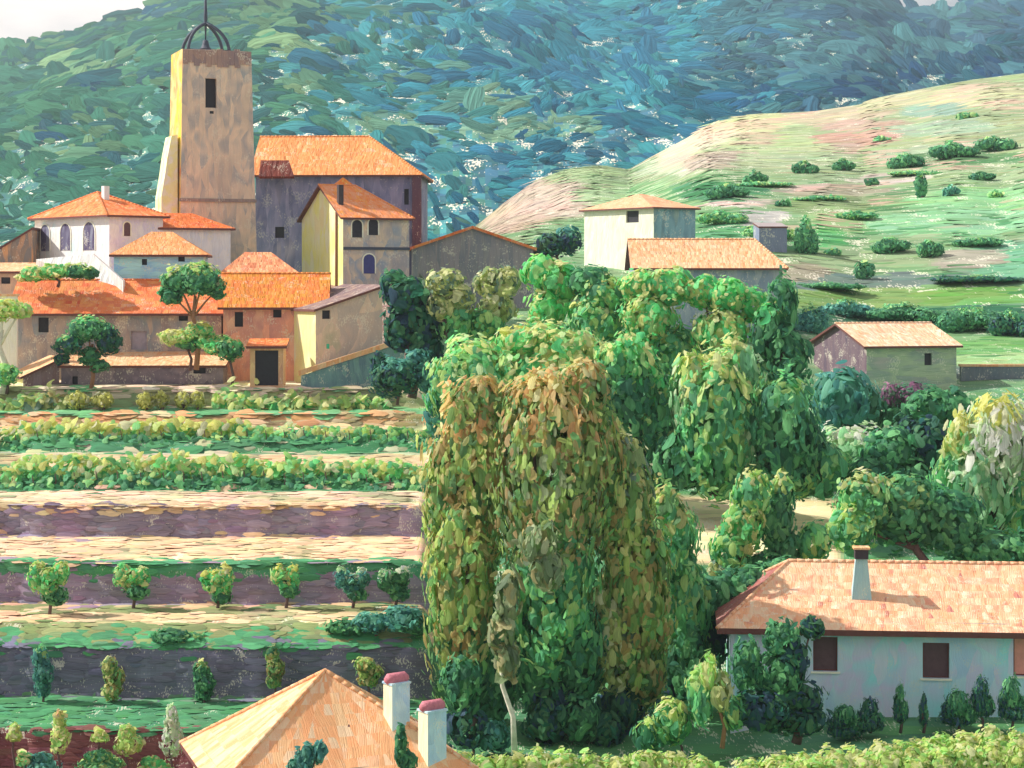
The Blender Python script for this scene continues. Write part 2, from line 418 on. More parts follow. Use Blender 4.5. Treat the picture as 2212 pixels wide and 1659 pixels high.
def gz(u, Y):
    u = np.asarray(u, float); Y = np.asarray(Y, float)
    # right side table
    zi = np.zeros(np.broadcast(u, Y).shape); u = u+0*zi; Y = Y+0*zi
    uc = np.clip(u, UR[0], UR[-1]); yc = np.clip(Y, YR[0], YR[-1])
    i = np.clip(np.searchsorted(UR, uc, 'right')-1, 0, len(UR)-2); a = (uc-UR[i])/(UR[i+1]-UR[i]); a = a*a*(3-2*a)
    j = np.clip(np.searchsorted(YR, yc, 'right')-1, 0, len(YR)-2); b = (yc-YR[j])/(YR[j+1]-YR[j])
    zr = (ZT[i, j]*(1-b)+ZT[i, j+1]*b)*(1-a)+(ZT[i+1, j]*(1-b)+ZT[i+1, j+1]*b)*a
    w = fnoise(u, 3, 130)*1.0+fnoise(u, 9, 37)*.5
    w = w*np.interp(Y, [90, 98, 170, 190], [0.3, .8, 1, 0])
    zl = np.interp(Y+w, TY, TZ)+fnoise(u*.7, Y*9, 40)*.12
    s = sstep(905, 985, u)
    z = zl*(1-s)+zr*s
    # beyond 215: rising hill to its crest at 500, then falling away
    z215 = z
    zc = (HY-np.interp(u, CR[:, 0], CR[:, 1]))/F*500
    t = np.clip((Y-215)/285, 0, 1)
    zh = z215*(1-t)+zc*t+np.sin(t*math.pi)*(fnoise(u, Y, 260)*6+fnoise(u, Y, 90)*2.0)
    t2 = np.clip((Y-500)/250, 0, 1); zh = np.where(Y > 500, zc*(1-t2)-t2*t2*4, zh)
    return np.where(Y > 215, zh, z)
def gy(u, Y): return HY-gz(u, Y)*F/Y

def C_(r, g, b, k=1.): return np.array(lin((r, g, b), k))
# hill and field colours: (u, y, ru, ry, colour)
PATCH = [
    (1620, 268, 130, 26, C_(212, 216, 160)), (1500, 310, 100, 30, C_(224, 220, 184)), (1800, 250, 130, 16, C_(210, 192, 160)), (2060, 215, 190, 22, C_(206, 200, 160)),
    (1860, 268, 90, 12, C_(204, 172, 154)), (1850, 298, 110, 15, C_(206, 160, 142)), (1790, 320, 70, 13, C_(204, 170, 150)), (2020, 240, 90, 14, C_(150, 180, 160)),
    (2040, 275, 130, 18, C_(170, 190, 160)), (1660, 320, 130, 26, C_(190, 202, 150)), (1450, 360, 80, 20, C_(204, 208, 176)), (1190, 430, 120, 46, C_(208, 182, 166)),
    (1230, 372, 110, 16, C_(176, 196, 144)), (1090, 478, 90, 22, C_(206, 176, 156)), (1370, 420, 110, 30, C_(176, 204, 150)), (1060, 455, 50, 12, C_(214, 196, 160)),
    (1560, 345, 120, 18, C_(206, 184, 164)), (1700, 345, 140, 20, C_(180, 192, 150)), (1720, 408, 60, 13, C_(208, 178, 164)), (1840, 415, 120, 16, C_(176, 166, 140)),
    (1590, 440, 60, 12, C_(216, 196, 186)), (1640, 470, 60, 14, C_(206, 196, 190)), (1580, 500, 110, 20, C_(96, 160, 110)), (1560, 415, 110, 20, C_(76, 140, 100)),
    (1920, 385, 110, 12, C_(212, 196, 180)), (1820, 440, 190, 20, C_(140, 160, 110)), (2120, 430, 180, 26, C_(150, 204, 140)), (2050, 480, 230, 30, C_(148, 200, 150)),
    (1800, 480, 90, 34, C_(150, 180, 120)), (1770, 520, 60, 40, C_(96, 180, 104)), (2180, 560, 120, 46, C_(120, 180, 140)), (2080, 560, 90, 26, C_(190, 176, 158)),
    (1850, 560, 190, 26, C_(156, 176, 130)), (1860, 606, 260, 16, C_(120, 136, 130)), (1900, 640, 340, 22, C_(132, 164, 92)), (2140, 640, 160, 22, C_(120, 168, 86)),
    (1950, 690, 400, 30, C_(54, 108, 82)), (2150, 745, 170, 18, C_(120, 172, 100)), (2150, 775, 160, 14, C_(176, 206, 140)), (2150, 805, 160, 16, C_(90, 104, 104)),
    (2000, 330, 130, 16, C_(180, 196, 160)), (2080, 345, 160, 16, C_(96, 140, 92)), (1730, 590, 60, 16, C_(176, 164, 140)),
]
def hill_color(u, y, Y):
    base = C_(172, 184, 140)*(1-sstep(300, 480, y))[:, None]+C_(136, 172, 122)*sstep(300, 480, y)[:, None]
    n1 = fnoise(u, y*4, 90)[:, None]
    c = base*(1+n1*.25)+np.array((.03, -.02, .02))*fnoise(u+900, y*5, 60)[:, None]
    wu = u+fnoise(u, y*3, 60)*50; wy = y+fnoise(u+50, y*3, 50)*14+(u-1700)*.0
    for (pu, py, ru, ry, pc) in PATCH:
        tilt = (wu-pu)*(.05 if py > 350 else .09)
        d = ((wu-pu)/ru)**2+((wy-py+tilt*.6)/ry)**2
        m = (1-sstep(.75, 1.1, d))[:, None]*.9
        c = c*(1-m)+pc*m
    return c*np.array((.78, .83, .86))
def ground_color(u, Y, z):
    y = HY-z*F/Y
    n = len(u)
    w = fnoise(u, 3, 130)*1.0+fnoise(u, 9, 37)*.5
    Yt = Y+w*np.interp(Y, [90, 98, 170, 190], [.3, .8, 1, 0])
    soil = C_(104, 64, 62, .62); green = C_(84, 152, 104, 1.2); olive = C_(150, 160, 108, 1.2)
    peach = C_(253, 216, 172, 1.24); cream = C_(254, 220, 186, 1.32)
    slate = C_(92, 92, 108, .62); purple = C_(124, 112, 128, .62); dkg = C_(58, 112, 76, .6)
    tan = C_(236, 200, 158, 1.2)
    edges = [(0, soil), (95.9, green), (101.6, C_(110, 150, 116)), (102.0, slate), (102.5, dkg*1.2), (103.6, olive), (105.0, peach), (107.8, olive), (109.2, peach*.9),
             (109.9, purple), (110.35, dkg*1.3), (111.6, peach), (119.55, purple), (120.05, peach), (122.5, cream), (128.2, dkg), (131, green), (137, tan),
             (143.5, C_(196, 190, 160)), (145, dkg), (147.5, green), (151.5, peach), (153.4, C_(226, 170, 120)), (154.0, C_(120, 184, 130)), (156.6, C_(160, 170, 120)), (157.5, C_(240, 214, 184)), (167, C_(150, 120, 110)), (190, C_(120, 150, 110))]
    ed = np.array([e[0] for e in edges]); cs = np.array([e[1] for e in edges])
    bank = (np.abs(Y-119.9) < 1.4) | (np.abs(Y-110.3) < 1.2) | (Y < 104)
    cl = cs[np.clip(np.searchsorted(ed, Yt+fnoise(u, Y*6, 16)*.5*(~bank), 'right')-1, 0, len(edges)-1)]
    # patches of grass and shade-free soil variation
    g1 = fnoise(u, Y*14*(~bank), 55)*(~bank); k = (1-sstep(.18, .30, g1))[:, None]
    cl = cl*k+(cl*.5+green*.45)*(1-k)
    cl = cl*(1+.3*fnoise(u, Y*20, 24)[:, None])*(1+np.array((.12, -.04, .02))*fnoise(u+400, Y*12, 70)[:, None]*2)
    # right of the grove edge
    grass = C_(70, 120, 80, .8)*(1+.5*fnoise(u, Y*12, 70)[:, None])
    field = peach*1.35*np.ones((n, 1))
    m = (sstep(1400, 1440, u)*(1-sstep(1790, 1830, u))*sstep(121.5, 122.5, Y)*(1-sstep(134, 136, Y)))[:, None]
    cr = grass*(1-m)+field*m
    s2 = sstep(165, 185, Y)[:, None]
    cr = cr*(1-s2)+hill_color(u, y, Y)*s2
    s = sstep(925, 945, u+fnoise(Y*10, u*.1, 20)*20)[:, None]
    c = cl*(1-s)+cr*s
    h = sstep(200, 215, Y)[:, None]
    return np.clip(c*(1-h)+hill_color(u, y, Y)*h, .01, .88)

us = np.unique(np.concatenate([np.linspace(-1800, -60, 60), np.arange(-60, 2300, 7.), np.linspace(2300, 4200, 60)]))
ys = np.concatenate([np.linspace(45, 94, 30), *[np.arange(a-1.5, a+1.5, .07) for a in (95.8, 102.3, 110.3, 119.9)], np.arange(94, 172, .22), np.arange(172, 216, .8), np.arange(216, 500, 2.2), np.linspace(501, 760, 40)]); ys = np.unique(np.round(ys, 3))
U, YY = np.meshgrid(us, ys); Z = gz(U, YY)
X = (U-CX)/F*YY
Vg = np.stack([X, YY, Z], -1).reshape(-1, 3); nu = len(us); ny = len(ys)
ii = (np.arange(ny-1)[:, None]*nu+np.arange(nu-1)[None]).ravel()
Fg = np.stack([ii, ii+1, ii+nu+1, ii+nu], 1)
ctr = Vg[Fg].mean(1); uf = ctr[:, 0]*F/ctr[:, 1]+CX
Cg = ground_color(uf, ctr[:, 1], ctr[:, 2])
UVg = np.stack([Vg[:, 0], Vg[:, 2]+Vg[:, 1]*.22], 1)[Fg].reshape(-1, 2)
def near_far_mat():
    return paint('brushed_ground', None, px=.03, sw=13, sl=110, along='u', bump=1.0, fleck=.5, var=.20, rough=.8)
gm = near_far_mat(); gm2 = paint('brushed_hill', None, px=.085, sw=11, sl=90, along='u', bump=1.2, fleck=.6, var=.16, rough=.8)
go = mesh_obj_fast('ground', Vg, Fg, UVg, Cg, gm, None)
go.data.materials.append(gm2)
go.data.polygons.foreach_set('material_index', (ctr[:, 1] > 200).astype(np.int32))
tag(go, 'terraced fields, grassy valley floor and patchwork hillside', None, None, 'structure')

D = Dabs(); n = 5200
u = rng.uniform(930, 2300, n); Y = 185+(498-185)*rng.random(n)**.9; z = gz(u, Y); y = HY-z*F/Y
P = np.stack([(u-CX)/F*Y, Y, z+.012], 1); zx = (gz(u+2*F/Y, Y)-z)/2; zy = (gz(u, Y+2)-z)/2
Nn = np.stack([-zx, -zy, np.ones(n)], 1)+rng.normal(0, .006, (n, 3)); ang = .14+rng.normal(0, .12, n)
T = np.stack([np.cos(ang), np.zeros(n), np.sin(ang)], 1); s_ = rng.uniform(.4, 1.2, n)*Y/F
Cc = hill_color(u, y, Y)*rng.uniform(.84, 1.18, (n, 1))*(1+rng.normal(0, .05, (n, 3)))
sc_ = sstep(.17, .27, fnoise(u+200, y*4.5+(u-1500)*.35, 75)+rng.normal(0, .03, n))*sstep(325, 380, y)
Cc = Cc*(1-.75*sc_[:, None])+C_(70, 130, 84)*.75*sc_[:, None]*rng.uniform(.7, 1.2, (n, 1))
pk = sstep(.2, .3, fnoise(u+900, y*4+(u-1500)*.3, 85)+rng.normal(0, .03, n))*(1-sstep(470, 540, y))
Cc = Cc*(1-.6*pk[:, None])+C_(216, 176, 164)*.6*pk[:, None]
D.add(P, Nn, T, 80*s_, 22*s_, np.clip(Cc, 0, .88), bulge=.015, bend=.2, twist=.012)
SETTING.add('meadow'); tag(D.build('meadow', dab_mat('meadow_tufts', rough=1, bump=.12, grooves=7, spec=0)), 'tufts of pale meadow and crops over the field hillside', None, None, 'stuff')

D = Dabs(); n = 7000
u = rng.uniform(-60, 878, n); Y = 95+(163-95)*rng.random(n); b = rng.random(n) < .4
Y = np.where(b, np.array([95.6, 102.3, 103.4, 110.3, 119.9, 120.3, 153.6, 157.3])[rng.integers(0, 8, n)]+rng.normal(0, .5, n), Y)
z = gz(u, Y); zy = (gz(u, Y+.15)-gz(u, Y-.15))/.3; zx = 0*z
Nn = np.stack([-zx, -zy, np.ones(n)], 1); Nn = norm(Nn); P = np.stack([(u-CX)/F*Y, Y, z], 1)+Nn*.03
T = np.stack([np.ones(n), rng.normal(0, .12, n), rng.normal(0, .05, n)], 1); s_ = rng.uniform(.35, 1.1, n)*Y/F
Yj = Y+rng.normal(0, .55, n)*np.where(Y > 112, 1.6, 1.)*np.where(np.abs(zy) > .8, .12, 1)
Cc = ground_color(u, Yj, gz(u, Yj))*rng.uniform(.8, 1.15, (n, 1))*(1+rng.normal(0, .05, (n, 3)))
D.add(P, Nn, T, 58*s_, np.where(np.abs(zy) > .8, 15, 30)*s_, np.clip(Cc, 0, .88), bulge=.05, bend=.15, twist=.04)
SETTING.add('weeds'); tag(D.build('weeds', dab_mat('clods_and_weeds', rough=.85, bump=.05, grooves=7)), 'clods of earth and scattered weeds over the terraces', None, None, 'stuff')

# ------------------------------------------------------------------ mountain and its woods
SK = np.array([(-2500, 420), (-600, 260), (0, 126), (60, 106), (120, 84), (180, 66), (300, 38), (360, -8), (500, -60), (900, -130), (1400, -110), (1800, -45),
               (1900, -8), (1950, 22), (2010, 32), (2060, 28), (2100, 10), (2140, -14), (2300, -60), (3000, -100), (5000, 200)], float)
MY0, MY1 = 520., 1700.
def mz(u, Y):
    zs = (HY-np.interp(u, SK[:, 0], SK[:, 1]))/F*MY1
    t = np.clip((Y-MY0)/(MY1-MY0), 0, 1.2)
    a = np.clip(t, 0, 1)**.92
    z = zs*a-6*(1-t)+np.sin(np.clip(t, 0, 1)*math.pi)*(fnoise(u, Y, 330)*34+fnoise(u, Y*1.4, 130)*10)
    return np.where(t > 1, zs-(t-1)*500, z)+fnoise(u, Y, 24)*2.0
um = np.arange(-2200, 4400, 14.); ym = np.concatenate([np.arange(520, 1700, 9.), [1700, 1720, 1790, 1900]])
U, YY = np.meshgrid(um, ym); Z = mz(U, YY); X = (U-CX)/F*YY
Vm = np.stack([X, YY, Z], -1).reshape(-1, 3); nu = len(um); ny = len(ym)
ii = (np.arange(ny-1)[:, None]*nu+np.arange(nu-1)[None]).ravel(); Fm = np.stack([ii, ii+1, ii+nu+1, ii+nu], 1)
ctr = Vm[Fm].mean(1); uf = ctr[:, 0]*F/ctr[:, 1]+CX; yf = HY-ctr[:, 2]*F/ctr[:, 1]
KM = .86
MG = np.array([C_(*c, KM) for c in ((62, 128, 108), (72, 140, 118), (52, 108, 104), (84, 146, 112), (56, 116, 92), (46, 92, 108), (110, 150, 110))])
MBm = np.array([C_(*c, KM) for c in ((74, 138, 156), (84, 150, 166), (66, 126, 142), (78, 144, 146), (70, 118, 150), (92, 158, 168), (60, 104, 136))])
MSl = np.array([C_(*c, KM) for c in ((66, 108, 126), (76, 120, 130), (60, 96, 124), (80, 126, 128), (72, 100, 122), (86, 132, 138))])
MNv = np.array([C_(*c, KM) for c in ((40, 70, 120), (46, 84, 112), (50, 96, 110), (44, 76, 104), (66, 90, 120))])
MOl = np.array([C_(*c, KM) for c in ((138, 176, 128), (124, 164, 118), (150, 184, 130), (110, 156, 122))])
def m_region(u, y):
    """index of palette at a place on the mountainside"""
    n = len(u); r = rng.random(n)
    nn = fnoise(u, y*1.6, 120)*2
    k = np.where(u+nn*160 < 700, 0, np.where(u+nn*160 < 1560, 1, 2))
    k = np.where((u > 700) & (u < 1100) & (y > 250) & (r < .6), 0, k)
    k = np.where((k == 1) & (u < 1000) & (r < .45), 0, k)
    crest = np.interp(u, [900, 1150, 1350, 1600, 1900, 2212], [480, 370, 310, 235, 200, 150])
    k = np.where((y > crest-55-nn*25) & (y < crest+20) & (u > 1200) & (r < .75), 3, k)
    k = np.where((y > 320) & (u > 880) & (u < 1400) & (r < .35), 3, k)
    for (cu, cy, ru, ry) in ((1060, 222, 95, 26), (860, 285, 110, 30), (1080, 285, 90, 22), (640, 110, 70, 40), (160, 150, 80, 24), (660, 200, 45, 20), (160, 340, 80, 20), (1230, 275, 70, 20)):
        k = np.where((((u-cu)/ru)**2+((y-cy)/ry)**2 < 1) & (r < .75), 4, k)
    k = np.where((fnoise(u+70, y*2.2, 60) > .36) & (u < 1300), 3, k)
    return k
def satur(p, k):
    g = p.mean(1, keepdims=True); return np.clip(g+(p-g)*k, .004, .9)
MP = [satur(MG, 1.0)*.76, satur(MBm, 1.2)*.95, satur(MSl, 1.1)*.92, satur(MNv, 1.3)*.72, MOl*.95]
def m_color(u, y):
    k = m_region(u, y); out = np.zeros((len(u), 3))
    for i, p in enumerate(MP):
        s = k == i; kk = (fnoise(u[s]+y[s], y[s]*2.2, 95)+.5)*len(p)*1.1+rng.normal(0, .75, s.sum()); out[s] = p[np.floor(kk).astype(int) % len(p)]
    return out
Cm = .5*m_color(uf, yf)+.5*np.array(MBm[0]*.45+MG[0]*.45)
UVm = np.stack([Vm[:, 0], Vm[:, 2]*1.2+Vm[:, 1]*.12], 1)[Fm].reshape(-1, 2)
mm = paint('brushed_mountain', None, px=.27, sw=16, sl=70, along='u', bump=1.0, fleck=.9, var=.16, rough=.9)
tag(mesh_obj_fast('mountain', Vm, Fm, UVm, np.clip(Cm*.92, 0, .9), mm, None), 'wooded blue-green mountainside behind the village', None, None, 'structure')

D = Dabs()
n = 10500
u = rng.uniform(-350, 2560, n); t = rng.random(n)**.8; Y = MY0+(MY1-MY0)*t
z = mz(u, Y); y = HY-z*F/Y
keep = (y < 640); u, Y, z, y = u[keep], Y[keep], z[keep], y[keep]; n = len(u)
P = np.stack([(u-CX)/F*Y, Y, z+1.5], 1)
e1 = 6.; zx = (mz(u+e1*F/Y, Y)-z)/e1; zy = (mz(u, Y+e1)-z)/e1
Nn = np.stack([-zx, -zy-.9, np.ones(n)], 1)+rng.normal(0, .07, (n, 3))
ang = np.where(u < 700, -.12, .05)+fnoise(u, Y, 200)*2.6+rng.normal(0, .30, n)*np.where(rng.random(n) < .12, 4, 1)+np.where((u > 1350) & (y < 220), -.45, 0)
T = np.stack([np.cos(ang), -.1*np.ones(n), np.sin(ang)], 1)
s = np.clip(np.exp(rng.normal(-.35, .42, n)), .25, 1.9)*Y/F
Cc = m_color(u, y)
mean = (MP[0].mean(0)*(1-sstep(560, 1000, u))[:, None]+MP[1].mean(0)*sstep(560, 1000, u)[:, None])*(1-sstep(1450, 1850, u))[:, None]+MP[2].mean(0)*sstep(1450, 1850, u)[:, None]
Cc = (Cc*.62+mean*.38)*rng.uniform(.9, 1.1, (n, 1))
D.add(P, Nn, T, 68*s, 28*s*rng.uniform(.45, 1.35, n), np.clip(Cc, 0, .9), bulge=.06, bend=.14, twist=.10)
MD = dab_mat('distant_woods', rough=1, bump=1.4, grooves=5, spec=0)
tag(D.build('forest', MD), 'distant blue-green woods covering the mountain', None, None, 'stuff')

# ------------------------------------------------------------------ buildings
def frame(u0, Y0, th):
    c, s = math.cos(th), math.sin(th); X0 = (u0-CX)/F*Y0
    def fr(x, y, z): return np.array((X0+x*c-y*s, Y0+x*s+y*c, z))
    def width(u1): k = (u1-CX)/F; return (k*Y0-X0)/(c-k*s)
    def depth(u1): k = (u1-CX)/F; return (k*Y0-X0)/(-s-k*c)
    return fr, width, depth

DARK = plain('dark_opening', lin((34, 34, 44), .8), var=.3)
DARKB = plain('dark_shutter', lin((72, 52, 56), .55), var=.3)
TRIM = plain('pale_trim', lin((236, 222, 200), .8), var=.12)
EAVE = plain('eave_timber', lin((84, 48, 44), .6), var=.3)
IRON = plain('iron', lin((52, 58, 72), .6), var=.2)

def wall_face(mb, pt, w, h0, h1f, ops, m=0, rev=.3, inward=None):
    """vertical wall from s=0..w, z=h0..top; openings (s0,s1,z0,z1); pt(s, z, off)"""
    top = h1f
    xs = sorted({0, w, *[o[0] for o in ops], *[o[1] for o in ops]})
    zs = sorted({h0, top, *[o[2] for o in ops], *[o[3] for o in ops]})
    for i in range(len(xs)-1):
        for j in range(len(zs)-1):
            cx, cz = (xs[i]+xs[i+1])/2, (zs[j]+zs[j+1])/2
            if any(o[0] < cx < o[1] and o[2] < cz < o[3] for o in ops): continue
            mb.add([pt(xs[i], zs[j], 0), pt(xs[i+1], zs[j], 0), pt(xs[i+1], zs[j+1], 0), pt(xs[i], zs[j+1], 0)], [(0, 1, 2, 3)], m)
    for (a, b, c, d) in ops:
        q = [(a, c), (b, c), (b, d), (a, d)]
        for k in range(4):
            p, r = q[k], q[(k+1) % 4]
            mb.add([pt(*p, 0), pt(*r, 0), pt(*r, rev), pt(*p, rev)], [(0, 1, 2, 3)], m)

def roof_mesh(fr, w, d, H, R, hl, hr, kind, o=.45, th=.2, o2=None, lm=0):
    """returns MB with thick roof; kind: 'x' ridge along front, 'y' ridge along depth, 'shed' rises to back, 'shedx' rises to right"""
    mb = MB(); o2 = o if o2 is None else o2
    x0, x1, y0, y1 = -o2, w+o2, -o, d+o
    if kind == 'x':
        s = R/(d/2); e = H-s*o; yr = d/2
        tops = [(x0, y0, e), (x1, y0, e), (x1, y1, e), (x0, y1, e), (x0 if hl == 0 else hl, yr, H+R), (x1 if hr == 0 else w-hr, yr, H+R)]
        faces = [(0, 1, 5, 4), (2, 3, 4, 5), (3, 0, 4), (1, 2, 5)]
        if hl == 0: faces.remove((3, 0, 4))
        if hr == 0: faces.remove((1, 2, 5))
        rim = [0, 1] + ([5] if hr == 0 else []) + [2, 3] + ([4] if hl == 0 else [])
    elif kind == 'y':
        s = R/(w/2); e = H-s*o2; xr = w/2
        tops = [(x0, y0, e), (x1, y0, e), (x1, y1, e), (x0, y1, e), (xr, y0 if hl == 0 else hl, H+R), (xr, y1 if hr == 0 else d-hr, H+R)]
        faces = [(3, 0, 4, 5), (1, 2, 5, 4)]
        if hl: faces.append((0, 1, 4))
        if hr: faces.append((2, 3, 5))
        rim = [0] + ([4] if hl == 0 else []) + [1, 2] + ([5] if hr == 0 else []) + [3]
    elif kind == 'shed':
        s = R/d
        tops = [(x0, y0, H-s*o), (x1, y0, H-s*o), (x1, y1, H+R+s*o), (x0, y1, H+R+s*o)]; faces = [(0, 1, 2, 3)]; rim = [0, 1, 2, 3]
    else:
        s = R/w
        tops = [(x0, y0, H-s*o), (x1, y0, H+R+s*o), (x1, y1, H+R+s*o), (x0, y1, H-s*o)]; faces = [(0, 1, 2, 3)]; rim = [0, 1, 2, 3]
    tv = [fr(a, b, c+.06) for a, b, c in tops]; bv = [fr(a, b, c-th+.06) for a, b, c in tops]
    k = len(tv)
    # subdivide and sag the top planes slightly so that old roofs are not dead flat
    for f in faces:
        q = [tv[i] for i in f]
        if len(q) == 3: q = [q[0], q[1], q[2], q[2]]
        nn = 10; g = []
        nrm = np.cross(q[1]-q[0], q[3]-q[0]); nrm /= np.linalg.norm(nrm)
        for j in range(nn+1):
            for i in range(nn+1):
                a, b = i/nn, j/nn
                p = (q[0]*(1-a)+q[1]*a)*(1-b)+(q[3]*(1-a)+q[2]*a)*b
                am = min(1, 8*min(a, 1-a, b, 1-b)+.0)
                p = p+nrm*(fnoise(p[0]*10, p[1]*10, 17)*.16*am-.10*math.sin(a*math.pi)*math.sin(b*math.pi))
                g.append(p)
        fs = []
        for j in range(nn):
            for i in range(nn):
                i0 = j*(nn+1)+i; fs.append((i0, i0+1, i0+nn+2, i0+nn+1))
        if len(f) == 3:
            fs = [x for x in fs]; fs[-nn:] = [((nn-1)*(nn+1)+i, (nn-1)*(nn+1)+i+1, nn*(nn+1)) for i in range(nn)]
            g2 = g[:nn*(nn+1)+1]; g = g2
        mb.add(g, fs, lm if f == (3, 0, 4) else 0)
        mb.add([bv[i] for i in f], [tuple(range(len(f)))[::-1]], 1)
    for i in range(len(rim)):
        a, b = rim[i], rim[(i+1) % len(rim)]
        mb.add([tv[a], tv[b], bv[b], bv[a]], [(3, 2, 1, 0)], 1)
    return mb, tv, faces

def cap_tiles(fr_pts, r, mat, parent, name='ridge_tiles'):
    """row of half-round tiles along segments"""
    V, Fc = [], []
    for a, b in fr_pts:
        a = np.array(a); b = np.array(b); l = np.linalg.norm(b-a); n = max(2, int(l/.42))
        for i in range(n):
            p = a+(b-a)*(i/n); q = a+(b-a)*((i+1.12)/n)
            v, f, _ = tube([p, q], [r*random.uniform(.95, 1.1), r*.86], 8)
            o = len(V); V += v; Fc += [tuple(k+o for k in x) for x in f]
    return mesh_obj(name, V, Fc, mat, parent, auto_uv=True, smooth=True)

def window_part(e, fr, s0, s1, z0, z1, side='front', arch=False, mat=None, rev=.24, frame_=False, label=None):
    mat = mat or DARK
    g = (lambda s, off, z: fr(s, off, z)) if side == 'front' else (lambda s, off, z: fr(off, s, z))
    mb = MB()
    if arch:
        pts = [(s0, z0), (s1, z0)]; cx = (s0+s1)/2; r = (s1-s0)/2
        for k in range(9):
            a = math.pi*k/8; pts.append((cx+r*math.cos(a), z1-r*.9+r*.9*math.sin(a)))
        a_ = [g(s, -.03, z) for s, z in pts]; b_ = [g(s, .02, z) for s, z in pts]; n = len(pts)
        mb.add(a_+b_, [tuple(range(n))]+[(i, (i+1) % n, n+(i+1) % n, n+i) for i in range(n)])
        o = mb.build('window', mat, e)
        # stone surround
        sm = MB(); wd = .12
        outer = [(s0-wd, z0), (s1+wd, z0)]
        for k in range(9):
            a = math.pi*k/8; outer.append((cx+(r+wd)*math.cos(a), z1-r*.9+(r*.9+wd)*math.sin(a)))
        for i in range(1, n):
            j = (i+1) % n
            q = [pts[i], outer[i], outer[j], pts[j]]
            sm.add([g(s, -.07, z) for s, z in q]+[g(s, .0, z) for s, z in q], [(0, 1, 2, 3), (0, 4, 5, 1), (1, 5, 6, 2), (2, 6, 7, 3), (3, 7, 4, 0)])
        sm.build('frame', e.get('trim_m') and TRIM or TRIM, o)
    else:
        mb.box(g, s0-.02, s1+.02, rev-.03, rev+.05, z0-.02, z1+.02)
        o = mb.build('window', mat, e)
        if frame_:
            fm = MB(); t = .07
            fm.box(g, s0+.01, s0+t, rev-.10, rev-.035, z0+.01, z1-.01); fm.box(g, s1-t, s1-.01, rev-.10, rev-.035, z0+.01, z1-.01)
            fm.box(g, s0+t+.002, s1-t-.002, rev-.10, rev-.035, z1-t, z1-.01); fm.box(g, s0+t+.002, s1-t-.002, rev-.10, rev-.035, z0+.01, z0+t)
            fm.build('frame', EAVE, o)
    return o

